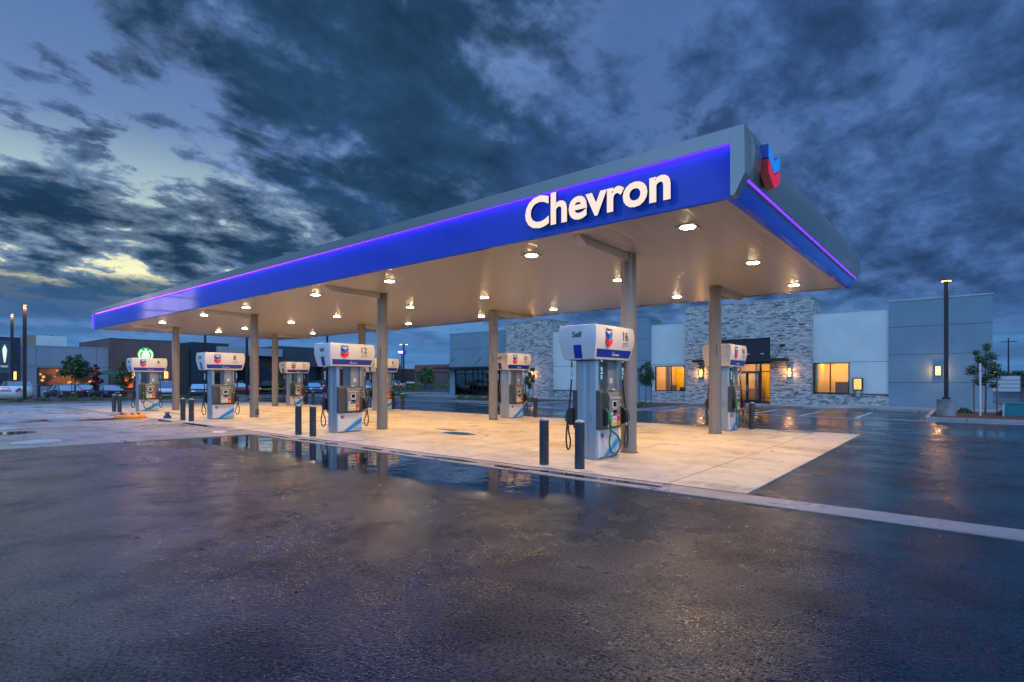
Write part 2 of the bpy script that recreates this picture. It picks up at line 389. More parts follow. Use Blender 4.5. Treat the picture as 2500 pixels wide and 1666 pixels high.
# ------------------------------------------------------------------ GROUND
g=MB(); g.add([(-1500,-1500,0),(1500,-1500,0),(1500,1500,0),(-1500,1500,0)],[(0,1,2,3)],M['asphalt']); struct(g.build('ground'))
def sheet(name,poly,z,mt,zb=-.02):
    m=MB(); m.prism(poly,'z',zb,z,mt); return struct(m.build(name))
XR=-2.35
def lineY(x): return 7.94+.012*(x-XR)*-1*0
sheet('fuel_slab',[(XR,7.94),(XR-.02,18.62),(-38.5,18.62),(-40.5,13.5),(-40.5,7.94)],.016,M['slab'])
sheet('gutter',[(28,7.38),(28,7.92),(XR,7.92),(XR,7.932),(-40.5,7.932),(-40.5,7.44)],.010,M['gutter'])
sheet('tank_pad',[(-16.0,7.43),(-16.9,2.2),(-17.9,-4),(-18.5,-8),(-29.6,-8),(-28.6,7.43)],.012,M['pad'])
sheet('apron',[(-28.65,7.42),(-29.65,-8),(-46.2,-8),(-45.2,14),(-41.0,14),(-40.55,7.95),(-40.55,7.42)],.006,M['apron'])
sheet('concrete_strip',[(28,26.25),(28,26.55),(-16,26.55),(-16,26.25)],.012,M['kerb'])
def blob(cx,cy,rx,ry,z,mt,name,rz=0,seg=36,jag=.25,kind='structure'):
    pts=[]
    ph=[random.uniform(0,6.28) for _ in range(4)]
    for i in range(seg):
        a=2*math.pi*i/seg; k=1+jag*(.5*math.sin(2*a+ph[0])+.3*math.sin(3*a+ph[1])+.25*math.sin(5*a+ph[2]))
        u,v=rx*k*math.cos(a),ry*k*math.sin(a); pts.append((cx+u*math.cos(rz)-v*math.sin(rz),cy+u*math.sin(rz)+v*math.cos(rz),z))
    m=MB(); m.add(pts,[tuple(range(seg))],mt); o=m.build(name); struct(o,kind); return o
for cx,cy,rx,ry in ((-4.75,7.66,1.15,.11),(-6.35,7.60,.42,.10),(-8.0,7.64,.75,.10),(-9.35,7.62,.45,.08),(-10.6,7.64,.55,.09),(-12.0,7.62,.4,.09),(-13.2,7.65,.5,.1),(-14.6,7.62,.5,.08),(-20.5,7.75,1.6,.12),(-24.0,7.7,1.2,.14)):
    blob(cx,cy,rx,ry,.0135,M['water'],'water')
for cx,cy,rx,ry in ((-4.1,18.25,.55,.14),(-6.2,18.3,.9,.12),(-11.5,11.4,.7,.25),(-12.6,12.0,.5,.12)):
    blob(cx,cy,rx,ry,.0195,M['water'],'water')
t=MB(); 
x,y=-0.83,3.13; t.tube([(x,y,.008),(x+.05,y+.03,.012),(x+.11,y+.075,.008)],.0045,M['bark'],5); o=t.build('twig'); tag(o,'small dark twig lying on the wet asphalt in the foreground','twig')
for k in range(26):
    x=random.uniform(-7,1.5); y=random.uniform(1.5,6.8); a=random.uniform(0,6.28); r_=random.uniform(.012,.024)
    t=MB(); t.prism([(x+r_*1.6*math.cos(a),y+r_*1.6*math.sin(a)),(x+r_*.5*math.cos(a+1.4),y+r_*.5*math.sin(a+1.4)),(x-r_*1.4*math.cos(a),y-r_*1.4*math.sin(a)),(x-r_*.6*math.cos(a+1.4),y-r_*.6*math.sin(a+1.4))],'z',.001,.007,M['rust']); o=t.build('fallen_leaf'); tag(o,'tiny brown fallen leaf on the wet foreground asphalt','leaf','fallen leaves on the asphalt')
# parking stripes, access marking
pl=MB()
for x in (-12.1,-9.95,-7.75,-5.65,-3.55): pl.box(x-.05,x+.05,26.6,31.6,.0,.005,M['paint'])
for y in (24.9,): pl.box(-24,-12.9,y-.05,y+.05,0,.005,M['paint'])
for i in range(9):
    x=-36+i*1.7; pl.add([(x,27.2,.005),(x+.12,27.2,.005),(x+2.2,31.8,.005),(x+2.08,31.8,.005)],[(0,1,2,3)],M['paint'])
pl.box(-36.2,-20,27.05,27.15,0,.005,M['paint'])
for k in range(8):
    y=20.2+k*2.3; pl.box(-56,-51.4,y-.06,y+.06,0,.005,M['paint'])
    pl.box(-51.3,-46.5,24+k*2.3-.06,24+k*2.3+.06,0,.005,M['paint'])
pl.box(-51.4,-51.28,19.5,46,0,.005,M['paint'])
struct(pl.build('road_marking'))
ada=MB(); ada.box(-19.6,-17.6,25.2,26.2,0,.006,M['bpaint'])
v=[(-18.6+.28*math.cos(a*.35),25.65+.28*math.sin(a*.35),.009) for a in range(18)]; ada.add(v,[tuple(range(18))],M['paint'])
ada.box(-18.65,-18.55,25.9,26.1,.006,.009,M['paint']); struct(ada.build('blue_parking_marking'))
# sidewalk along main building, raised 0.12
sheet('sidewalk',[(-41,33.3),(-1.3,33.3),(-1.3,27.3),(-1.15,27.3),(-1.15,33.0),(1.7,33.0),(1.7,35),(1.2,50),(-41,50)],.12,M['walk'])
sheet('kerb',[(28,27.0),(28,27.2),(-1.0,27.2),(-1.15,27.3),(-1.3,27.3),(-1.25,27.0)],.125,M['kerb'])
sheet('mulch_bed',[(-1.14,27.21),(28,27.21),(28,32.9),(-1.14,32.9)],.10,M['mulch'])
def planter(poly,name='kerb'):
    sheet(name,poly,.12,M['kerb'])
    cx=sum(p[0] for p in poly)/len(poly); cy=sum(p[1] for p in poly)/len(poly)
    inner=[]
    for x,y in poly:
        d=math.hypot(x-cx,y-cy); k=(d-.22)/d; inner.append((cx+(x-cx)*k,cy+(y-cy)*k))
    sheet('planting_bed',inner,.135,M['soil'])
planter([(-16.6,25.3),(-13.2,25.2),(-12.75,26),(-12.75,32.6),(-13.1,33.2),(-16.6,33.2)])
planter([(-29.5,28.0),(-22.6,28.0),(-21.6,29.0),(-21.4,33.2),(-29.5,33.2)])
planter([(-47.9,-30),(-46.7,-30),(-45.6,16),(-44.6,20.5),(-45.4,21.3),(-48.5,21.2),(-57,20.6),(-57,-30)][::1])
planter([(-45.5,27.5),(-39.2,29.6),(-38.6,31),(-40.5,33.6),(-46,33)])
planter([(-64,44),(-53,40),(-46,44),(-48,49),(-62,52)])

# ------------------------------------------------------------------ CANOPY
CX0,CX1,CYF,CYB,ZB,ZT=-36.35,-2.70,8.42,19.05,4.33,5.33
can=thing('fuel_canopy','long flat petrol canopy with gloss blue front edge, violet light strip and white lettering','canopy',(-19.5,13.5,0))
b=MB()   # silver band over the blue front, end wrap
b.box(CX0,CX1,CYF-.10,CYF+.30,5.15,ZT,M['silver'])
b.box(CX0,CX1,CYF-.10,CYF-.088,5.104,5.1499,M['silver'])
b.build('silver_band',can)
def rprof(): # outline (x,z) of the right end
    return [(CX1,ZT),(-2.50,ZT),(-2.44,5.18),(-2.415,4.98),(-2.44,4.78),(-2.50,4.60),(-2.56,4.585),(-2.62,4.50),(CX1,4.45)]
b=MB(); b.prism(rprof(),'y',CYF+.13,CYB,M['silver'])
b.prism([(CX1+.001,ZB),(CX1+.001,ZT),(-2.50,ZT),(-2.49,4.62),(-2.64,ZB)],'y',CYF-.10,CYF+.128,M['silver'])
for y in (11.2,14.3,17.2): b.prism([(x+.004,z) for x,z in rprof()[1:6]]+[(-2.62,4.7),(-2.62,ZT)],'y',y-.008,y+.008,M['coping'])
b.build('side_fascia',can)
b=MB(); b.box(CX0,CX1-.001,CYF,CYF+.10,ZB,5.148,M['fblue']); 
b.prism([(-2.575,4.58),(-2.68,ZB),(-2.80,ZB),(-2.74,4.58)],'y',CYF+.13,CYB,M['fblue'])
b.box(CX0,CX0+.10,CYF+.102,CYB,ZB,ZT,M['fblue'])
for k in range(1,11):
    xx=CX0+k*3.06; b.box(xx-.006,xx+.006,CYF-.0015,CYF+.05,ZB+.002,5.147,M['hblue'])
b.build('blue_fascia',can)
b=MB(); b.box(CX0+.1,CX1-.03,CYF-.062,CYF-.032,5.143,5.149,emis('violet_led_cove',(.30,.05,1.0),42))
b.box(CX0-.03,CX0-.005,CYF-.06,CYF-.02,ZB+.02,5.1,M['led'])  # glowing strip stands in for violet light falling on the end return
b.build('light_strip',can)
b=MB(); b.prism([(-2.515,4.599),(-2.54,4.592),(-2.545,4.578),(-2.522,4.585)],'y',CYF+.14,CYB-.02,M['led']); b.build('light_strip',can)
b=MB(); b.box(CX0+.1,CX1,CYB-.3,CYB,ZB,ZT-.001,M['silver']); b.build('rear_fascia',can)
b=MB(); b.box(CX0+.1,CX1-.1,CYF+.10,CYB-.3,5.0,5.1,M['coping']); b.build('roof',can)
# soffit of long pressed panels running across, thin seams
sm,snt,sb=M['soffit'],M['soffit'].node_tree,M['soffit'].node_tree.nodes['Principled BSDF']
tc=N(snt,'ShaderNodeTexCoord'); sp=N(snt,'ShaderNodeSeparateXYZ'); L(snt,tc.outputs['Object'],sp.inputs[0])
fr=math_(snt,'FRACT',math_(snt,'DIVIDE',math_(snt,'ADD',sp.outputs[0],500),.30)); tri=math_(snt,'MINIMUM',fr,math_(snt,'SUBTRACT',1,fr))
ht=mapr(snt,tri,0,.06,0,1)
bn=N(snt,'ShaderNodeBump'); bn.inputs['Strength'].default_value=.22; bn.inputs['Distance'].default_value=.02; L(snt,ht,bn.inputs['Height'])
b2=N(snt,'ShaderNodeBump'); b2.inputs['Strength'].default_value=.05; b2.inputs['Distance'].default_value=.05; L(snt,noise(snt,tc.outputs['Object'],1.3,3),b2.inputs['Height']); L(snt,bn.outputs[0],b2.inputs['Normal']); L(snt,b2.outputs[0],sb.inputs['Normal'])
b=MB(); b.box(CX0+.102,CX1+.02,CYF+.102,CYB-.302,ZB+.006,ZB+.05,M['soffit']); b.build('soffit',can)
ROWX=[-5.69-8.7*i for i in range(4)]
Q=[(-3.84,-7.36),(-12.33,-16.13),(-20.99,-24.83),(-29.67,-32.92)]
lights=[]
for pr in Q:
    for x in pr:
        for y in (9.56,13.45,17.4): lights.append((x,y))
lp=None; sp_l=None
for x,y in lights:
    if lp is None:
        b=MB(); b.box(-.17,.17,-.17,.17,ZB-.010,ZB+.004,M['soffit']); lp=b.build('downlight'); 
        b=MB(); b.lathe((0,0,ZB-.02),[(.10,0),(.125,.004),(.13,.0095)],M['lens'],20); ln=b.build('lamp_lens',lp)
        o=lp
    else: o=copy_tree(lp)
    o.parent=can; o.location=(x+19.5,y-13.5,0)
    if sp_l is None:
        sp_l=bpy.data.lights.new('downlight_beam','SPOT'); sp_l.energy=430; sp_l.spot_size=R(144); sp_l.spot_blend=1; sp_l.shadow_soft_size=.05; sp_l.color=(1,.60,.25)
    lo=bpy.data.objects.new('downlight_beam',sp_l); col.objects.link(lo); lo.location=(x,y,ZB-.075)
def col_mb(x,y):
    b=MB(); b.cyl((x,y),.172,0.01,ZB+.003,M['colm'],32)
    b.cyl((x,y),.178,1.9,1.905,M['colm'],32); b.lathe((x,y,.012),[(.215,0),(.20,.012),(.178,.016)],M['dgrey'],32)
    return b
for i,x in enumerate(ROWX):
    for j,y in enumerate((10.86,16.2)):
        c=col_mb(x,y).build('column',can,smooth=True)
        if j==0 and i==2: 
            b=MB(); b.box(x+.10,x+.19,y-.02,y+.12,.12,.36,M['dgrey']); b.build('junction_box',c,bevel=.006)
        if i in(0,1) :
            b=MB(); b.tube([(x+.10,y-.145,2.6),(x+.10,y-.15,2.35),(x+.12,y-.14,2.3)],.009,M['rubber'],6); b.build('cable_stub',c)
    for (a,c_) in ((8.75,10.7),(16.36,18.7)):
        b=MB(); b.prism([(a,ZB-.0) if a<9 else (a,ZB-.17),(a+.25,ZB-.15) if a<9 else (c_-.25,ZB-.15),(c_,ZB-.17) if a<9 else (c_,ZB),(c_,ZB+.002) if a<9 else (c_,ZB+.002),(a,ZB+.002)],'x',x-.085,x+.085,M['soffit'])
        b.build('beam',can)
# lettering on the front
b=MB(); put_text(b,'Chevron',.80,(-5.06,CYF-.085,4.475),'y-',M['letter'],depth=.07,offset=.023,side=M['letside'],fit=2.92)
b.build('lettering',can,label='lit cream letters of the name on the canopy front')
# folded emblem on the right side
em=MB()
X0,X1=-2.44,-2.32
def vee(zt,t,mf,ms):
    y0,ym,y1=8.91,9.24,9.57; dip=.17
    for (ya,yb,za,zb) in ((y0,ym,zt,zt-dip),(ym,y1,zt-dip,zt)):
        v=[(X0,ya,za),(X0,yb,zb),(X0,yb,zb-t),(X0,ya,za-t),(X1,ya,za),(X1,yb,zb),(X1,yb,zb-t),(X1,ya,za-t)]
        em.add(v,[(4,7,6,5)[::-1]],mf); em.add(v,[(0,4,5,1)[::-1],(3,2,6,7)[::-1],(0,3,7,4)[::-1],(1,5,6,2)[::-1],(0,1,2,3)],ms)
vee(5.19,.205,M['eblue'],M['cblue1']); vee(4.965,.205,M['ered'],M['cred1'])
em.build('emblem_sign',can,label='two stacked V shapes, blue over red, lit')

# ------------------------------------------------------------------ PUMPS
def rrect(w,l,r,n=4):
    pts=[]
    for cx,cy,a0 in ((w-r,l-r,0),(-w+r,l-r,90),(-w+r,-l+r,180),(w-r,-l+r,270)):
        for k in range(n+1):
            a=R(a0+90*k/n); pts.append((cx+r*math.cos(a),cy+r*math.sin(a)))
    return pts
def loft(mb,rings,mt,cap=True):
    n=len(rings[0]); o=[]
    for r in rings: o+=r
    f=[(i*n+k,i*n+(k+1)%n,(i+1)*n+(k+1)%n,(i+1)*n+k) for i in range(len(rings)-1) for k in range(n)]
    if cap: f+=[tuple(range(n-1,-1,-1)),tuple(range((len(rings)-1)*n,len(rings)*n))]
    mb.add(o,f,mt)
HX,HY_=.26,.435   # half body
def face_parts(root,rot,green,number):
    """everything on one customer face (+x side); rot turns it to the other side"""
    def fin(mb,name,parent=root,**k):
        if rot: mb.rot180()
        return mb.build(name,parent,**k)
    def u(f): return -HY_+f*2*HY_
    # dark head unit
    b=MB(); b.prism([(.10,.60),(.10,1.38),(HX+.035,1.38),(HX+.06,1.33),(HX+.06,.64),(HX+.03,.60)],'y',-HY_+.005,HY_-.005,M['dgrey']); hd=fin(b,'display_head',bevel=.008)
    b=MB(); b.prism([(HX+.062,.66),(HX+.062,1.345),(HX+.085,1.335),(HX+.12,1.24),(HX+.12,.70),(HX+.10,.66)],'y',u(.30),u(.79),M['mgrey'])
    b.box(HX+.121,HX+.124,u(.33),u(.76),1.22,1.235,M['lgrey']); b.box(HX,HX+.09,u(.50),u(.62),1.382,1.41,M['lgrey']); fin(b,'console',hd,bevel=.006)
    b=MB(); b.box(HX+.121,HX+.125,u(.43),u(.64),1.03,1.17,M['lgrey']); b.box(HX+.126,HX+.129,u(.46),u(.61),1.05,1.15,M['screen']); b.box(HX+.121,HX+.126,u(.46),u(.62),.995,1.012,M['lgrey']); fin(b,'screen',hd)
    b=MB(); b.box(HX+.121,HX+.14,u(.34),u(.41),.885,.94,M['lgrey'])
    b.box(HX+.121,HX+.145,u(.48),u(.60),.93,.985,M['screen']); b.box(HX+.121,HX+.13,u(.66),u(.75),.90,.93,M['cred1']); b.box(HX+.121,HX+.13,u(.66),u(.75),.865,.89,M['yellow'])
    fin(b,'card_reader',hd); b=MB()
    for r_ in range(3):
        for c_ in range(3): b.box(HX+.121,HX+.128,u(.485+.04*c_),u(.485+.04*c_)+.022,.87+.018*r_,.87+.018*r_+.012,M['steel'])
    fin(b,'keypad',hd)
    for i,(ua,ub,cm) in enumerate(((.34,.475,'white'),(.49,.625,'white'),(.64,.785,'red'))):
        b=MB(); b.box(HX+.105,HX+.128,u(ua),u(ub),.665,.86,M[cm])
        yy=(u(ua)+u(ub))/2; b.lathe((HX+.1285,yy,.71),[(.042,0),(.040,.004)],M['yellow'],14,'x')
        b.box(HX+.1285,HX+.1305,yy-.03,yy+.03,.79,.81,M['txt']); b.box(HX+.133,HX+.135,yy-.018,yy+.018,.70,.722,M['txt'])
        fin(b,'grade_button',hd)
    b=MB()
    for r_ in range(4):
        for c_ in range(2): b.box(HX+.061,HX+.064,u(.84+.08*c_),u(.84+.08*c_)+.03,1.06+.075*r_,1.06+.075*r_+.03,M['lgrey' if (r_+c_)%2 else 'mgrey'])
    fin(b,'dot_marking',hd)
    # white door with swoosh
    b=MB(); b.box(.12,HX+.008,-HY_+.02,HY_-.02,.055,.592,M['white']); dr=fin(b,'door_panel',bevel=.004)
    b=MB(); o=(HX+.0085,0,.058)
    def pp(pts,mt,d): poly_on(b,[(-HY_+.03+(2*HY_-.06)*a,h*.53) for a,h in pts],'x+',o,mt,d)
    pp([(.20,0),(.27,0),(1,.62),(1,.77),(.70,.50)],M['cyan'],.002)
    pp([(.27,0),(.40,0),(1,.50),(1,.66)],M['cblue2'],.003)
    pp([(.40,0),(.47,0),(1,.42),(1,.50)],M['cyan'],.003)
    pp([(.53,0),(.55,0),(1,.34),(1,.365)],M['mgrey'],.003)
    pp([(.56,0),(1,0),(1,.33)],M['ltblue'],.0015)
    if not rot:
        emblem(b,'x+',(HX+.0085,-HY_+.17,.43),.13,.105)
        put_text(b,'Chevron',.032,(HX+.0085,-HY_+.17,.545),'x+',M['hblue'],depth=.002)
        put_text(b,'TECHRON',.052,(HX+.0105,.27,.09),'x+',M['txt'],depth=.002,shear=.3)
    fin(b,'swoosh_graphic',dr)
    b=MB(); b.box(.12,HX-.01,-HY_+.02,HY_-.02,.012,.052,M['mgrey']); fin(b,'base_plinth')
    # far-edge black nozzle boot, nozzle and hose
    def nozzle(uy,mn,mh,pts,xo,nx,nz):
        b=MB(); b.prism([(HX+.02,.68),(HX+.02,1.02),(HX+.10,1.02),(HX+.17,.94),(HX+.17,.74),(HX+.12,.68)],'y',uy-.055,uy+.055,M['rubber']); fin(b,'nozzle_boot',bevel=.01)
        b=MB(); x=nx;z=nz
        b.tube([(x-.06,uy,z+.16),(x-.01,uy,z+.13),(x+.02,uy,z+.08)],[.012,.014,.018],M['steel'],8)
        b.tube([(x+.0,uy,z+.12),(x+.035,uy,z+.05),(x+.04,uy,z-.05),(x+.03,uy,z-.15)],[.028,.045,.034,.022],mn,10)
        b.tube([(x+.05,uy,z+.02),(x+.10,uy,z-.0),(x+.105,uy,z-.09),(x+.045,uy,z-.14)],.009,mn,6)
        b.tube([(x+.03,uy,z-.15),(x+.02,uy,z-.21)],.02,M['steel'],8)
        nz_=fin(b,'nozzle',smooth=True)
        b=MB(); P=[Vector(p) for p in pts]; Q_=[]
        for i in range(len(P)-1):   # catmull-rom
            p0,p1,p2,p3=P[max(i-1,0)],P[i],P[i+1],P[min(i+2,len(P)-1)]
            for k in range(6):
                t=k/6; Q_.append(.5*((2*p1)+(p2-p0)*t+(2*p0-5*p1+4*p2-p3)*t*t+(3*p1-p0-3*p2+p3)*t**3))
        Q_.append(P[-1]); b.tube(Q_,.017,mh,8)
        fin(b,'hose',smooth=True)
        b=MB(); p0,p1=P[0],P[1]; 
        for a,c_,rr in ((0,.05,.024),(.16,.24,.022),(.26,.30,.028),(.32,.40,.022)):
            q0=Vector((p0.x,p0.y,p0.z-a)); q1=Vector((p0.x+(p1.x-p0.x)*.2,p0.y,p0.z-c_)); b.tube([q0,q1],rr,M['steel'],8)
        fin(b,'breakaway_coupling',smooth=True)
    uy=HY_+.03
    nozzle(uy,M['rubber'],M['rubber'],[(HX+.05,uy+.02,2.0),(HX+.06,uy+.02,1.55),(HX+.11,uy+.035,1.0),(HX+.15,uy+.05,.62),(HX+.13,uy+.10,.36),(HX+.13,uy+.05,.19),(HX+.13,uy-.03,.22),(HX+.13,uy-.05,.36),(HX+.13,uy+.02,.56),(HX+.14,uy,.66)],0,HX+.12,.86)
    if green:
        ug=-HY_+.16
        nozzle(ug,M['gnoz'],M['ghose'],[(HX+.05,-HY_+.06,2.0),(HX+.07,-HY_+.10,1.55),(HX+.14,-HY_+.17,1.05),(HX+.17,-HY_+.22,.62),(HX+.17,-HY_+.16,.36),(HX+.17,-HY_+.24,.16),(HX+.17,-HY_+.42,.12),(HX+.17,-HY_+.58,.22),(HX+.17,-HY_+.55,.42),(HX+.16,ug+.08,.60),(HX+.155,ug+.02,.68)],0,HX+.12,.86)
def header(root):
    b=MB()
    prof=[(1.985,.335,.685),(2.0,.355,.705),(2.12,.385,.735),(2.34,.43,.775),(2.48,.435,.78),(2.60,.425,.765),(2.655,.41,.75),(2.665,.38,.72)]
    rings=[]
    for z,w,l in prof:
        rings.append([(x,y,z) for x,y in rrect(w,l,.014,2)])
    loft(b,rings,M['white']); h=b.build('header_panel',root,smooth=True)
    # blue stripe follows the tapering lower face
    b=MB()
    for s in (1,-1):
        xs=lambda z:(.355+(z-2.0)/.12*.03 if z<2.12 else .385+(z-2.12)/.22*.045)+.004
        v=[(s*xs(2.035),-.66*1,2.035),(s*xs(2.035),.66,2.035),(s*xs(2.12),.68,2.12),(s*xs(2.12),-.68,2.12),(s*xs(2.19),.70,2.19),(s*xs(2.19),-.70,2.19)]
        b.add(v,[(0,1,2,3),(3,2,4,5)] if s>0 else [(3,2,1,0),(5,4,2,3)],M['hblue'])
        v=[]
        ys=lambda z:(.705+(z-2.0)/.12*.03 if z<2.12 else .735+(z-2.12)/.22*.04)+.004
        for z in (2.01,2.12,2.27): v+=[(-.09,s*ys(z),z),(.09,s*ys(z),z)]
        b.add(v,[(0,1,3,2),(2,3,5,4)] if s<0 else [(2,3,1,0),(4,5,3,2)],M['hblue'])
    b.build('blue_stripe',h)
    b=MB()
    for f,s in (('x+',1),('x-',-1)):
        emblem(b,f,(s*.438,s*(-.30),2.235),.26,.315)
        put_text(b,'Chevron',.075,(s*.438,s*(-.30),2.555),f,M['hblue'],depth=.003,offset=.002,fit=.25)
        put_text(b,'TECHRON',.058,(s*.392,s*.02,2.065),f,M['white'],depth=.003,shear=.3)
        put_text(b,'with',.03,(s*.400,s*(-.06),2.125),f,M['white'],depth=.003)
        for k,zz in enumerate((2.33,2.285)):
            y=s*.30; poly_on(b,[(-.0+.014*math.cos(a*.785),.014*math.sin(a*.785)) for a in range(8)],f,(s*.436,y,zz),M['cred1'])
            put_text(b,('NO SMOKING','STOP ENGINE')[k],.026,(s*.436,s*.41,zz-.008),f,M['txt'],depth=.002)
    put_text(b,'Self',.15,(0,-.783,2.42),'y-',M['print'],depth=.003,offset=.003); put_text(b,'Self',.135,(0,.781,2.42),'y+',M['txt'],depth=.003,offset=.0015)
    b.build('printed_marking',h)
    return h
def pump_body(root):
    b=MB()
    for s in (-1,1):   # end panels with vertical ribs (folded sheet outline)
        y0,y1=s*(HY_-.085),s*HY_
        pts=[(-HX,y0),(-HX,y1-s*.03),(-HX+.06,y1),(-.06,y1),(-.035,y1-s*.018),(.035,y1-s*.018),(.06,y1),(HX-.05,y1),(HX,y1-s*.03),(HX,y0)]
        b=MB(); b.prism(pts if s<0 else pts[::-1],'z',.012,1.975,M['pumpsil']); b.build('end_panel',root,bevel=.004)
    b=MB(); b.box(-.10,.10,-HY_+.088,HY_-.088,.02,1.375,M['pumpsil']); b.box(-.20,.20,.065,HY_-.088,1.376,1.974,M['pumpsil']); b.box(-.2,.2,-HY_+.088,.063,1.376,1.40,M['mgrey']); b.box(-.22,.22,-HY_+.088,.063,1.93,1.974,M['mgrey'])
    bd=b.build('cabinet',root)
    b=MB(); b.box(-.30,.30,-.62,.62,1.976,1.984,M['dgrey']); b.build('hose_tray',root)
    b=MB(); b.box(.201,.203,.16,.25,1.52,1.66,M['lgrey']); b.box(.204,.206,.165,.245,1.635,1.655,M['gnoz']); b.box(-.203,-.201,.16,.25,1.52,1.66,M['lgrey']); b.build('notice_marking',bd)
PL=[(16,0,0,1),(14,0,1,1),(12,1,0,0),(10,1,1,0),(8,2,0,0),(6,2,1,0),(4,3,0,1),(2,3,1,1)]
YF=[9.80,9.60,9.58,9.60]
proto={}
words={16:'nearest pump with its header showing Self and number 16, green diesel hose',14:'white headed pump numbered 14 behind the round column at the slab corner',
12:'pump numbered 12 with black hoses, two bollards before it',10:'pump numbered 10 on the far side, in front of the stone building',
8:'pump numbered 8 with red grade button, left of the wide grey column',6:'far pump numbered 6, half hidden behind a column',
4:'pump numbered 4 below the round green lit sign, with a green nozzle',2:'small far pump numbered 2 with a green hose loop'}
roots=[]
for num,i,j,gr in PL:
    if gr not in proto:
        r=thing('fuel_pump','','fuel pump',(0,0,0)); pump_body(r); face_parts(r,False,gr,num); face_parts(r,True,gr,num); header(r)
        proto[gr]=r
    else: r=copy_tree(proto[gr])
    roots.append(r)
for r,(num,i,j,gr) in zip(roots,PL):
    x=ROWX[i]-.15; y=YF[i] if j==0 else 17.52
    hd=[c for c in r.children if c.name.startswith('header')][0]
    for f,s,n_ in (('x+',1,num),('x-',-1,num-1)):
        b=MB(); put_text(b,str(n_),.25,(s*.438,s*.36,2.39),f,M['print'],depth=.003,offset=.003); b.build('number',hd)
    r.location=(x,y,.004); r['label']=words[num]; r['group']='fuel pumps under the canopy'
# bollards
bp=None
names=['nearest','second','third','farthest']
def mk_bollard():
    r=thing('bollard','','bollard'); b=MB(); b.cyl((0,0),.088,.0,.82,M['bollard'],20); b.build('post',r,smooth=True)
    b=MB(); b.lathe((0,0,.8205),[(.088,0),(.086,.015),(.072,.033),(.045,.044),(.012,.048)],M['bolcap'],20); b.build('cap',r,smooth=True); return r
pn=[(16,14),(12,10),(8,6),(4,2)]
for i,x in enumerate(ROWX):
    for j,y in enumerate((8.27,18.42)):
        for s in (-1,1):
            if bp is None: bp=mk_bollard(); o=bp
            else: o=copy_tree(bp)
            yy=y+ (.02 if s>0 else 0)
            if i==1 and j==0: yy=8.22
            o.location=(x+s*.385,yy,.016)
            o['label']=('left' if s<0 else 'right')+' black bollard of the pair %s pump %d'%('in front of' if j==0 else 'behind',pn[i][j])
            o['group']='bollards at the ends of the pump islands'

# ------------------------------------------------------------------ MAIN BUILDING
mb_=thing('retail_building','long low retail building with grey stone towers, pale stucco walls and lit yellow windows','building',(-18,36,0))
YW=36.5
def wall_with_openings(x0,x1,y0,y1,z0,z1,ops,mt,b):
    """front wall, boxes around openings [(xa,xb,za,zb)] sorted by x"""
    x=x0
    for xa,xb,za,zb in ops:
        if xa>x: b.box(x,xa,y0,y1,z0,z1,mt)
        if za>z0: b.box(xa,xb,y0,y1,z0,za,mt)
        b.box(xa,xb,y0,y1,zb,z1,mt); x=xb
    if x<x1: b.box(x,x1,y0,y1,z0,z1,mt)
def joints(b,x0,x1,y,zs,xs=(),z0=.1,z1=5):
    for z in zs: b.box(x0,x1,y-.003,y+.02,z-.012,z+.012,M['groove'])
    for x in xs: b.box(x-.012,x+.012,y-.0035,y+.02,z0,z1,M['groove'])
Z0=.1
# left blue wing
b=MB(); YB=36.4
wall_with_openings(-37.87,-30.5,YB,YB+.3,Z0,5.86,[(-37.19,-31.5,Z0,2.53)],M['stucco_b'],b)
b.box(-37.87,-37.6,YB+.3,50,Z0,5.86,M['stucco_b']); joints(b,-37.87,-30.5,YB,(4.45,),(-34.14,),2.9,5.85)
b.build('wing_wall',mb_)
b=MB(); b.box(-37.9,-30.5,YB-.03,YB+.33,5.862,5.93,M['coping']); b.box(-37.9,-37.57,YB+.33,50,5.862,5.93,M['coping']); b.build('roof_coping',mb_)
# wing storefront
b=MB()
for x in (-37.17,-35.9,-34.9,-34.3,-33.7,-32.6,-31.55): b.box(x-.04,x+.04,YB+.08,YB+.18,Z0,2.52,M['bronze'])
for z in (.14,2.12,2.49): b.box(-37.13,-31.59,YB+.09,YB+.17,z-.04,z+.04,M['bronze'])
sf=b.build('storefront_frame',mb_)
b=MB(); b.box(-37.12,-31.6,YB+.12,YB+.13,Z0+.04,2.46,M['glassd']); b.build('pane',sf)
b=MB(); b.box(-37.3,-31.4,YB+3,YB+3.1,Z0,2.9,M['dbrown']); b.box(-37.3,-31.4,YB+.31,YB+3,Z0,Z0+.02,M['floorin']); b.box(-37.3,-31.4,YB+.31,YB+3,2.75,2.9,M['dbrown']); b.build('shop_interior',mb_)
b=MB(); b.box(-39.0,-31.2,35.35,YB-.002,2.60,2.74,M['black']); b.box(-39.0,-37.9,YB,39,2.60,2.74,M['black']); aw=b.build('awning',mb_)
b=MB()
for x in (-37.55,-34.1): b.tube([(x,35.5,2.74),(x+.25,YB-.02,3.5)],.02,M['black'],6); b.lathe((x+.25,YB-.03,3.5),[(.06,0),(.06,.02)],M['black'],10,'y')
b.build('tie_rod',aw)
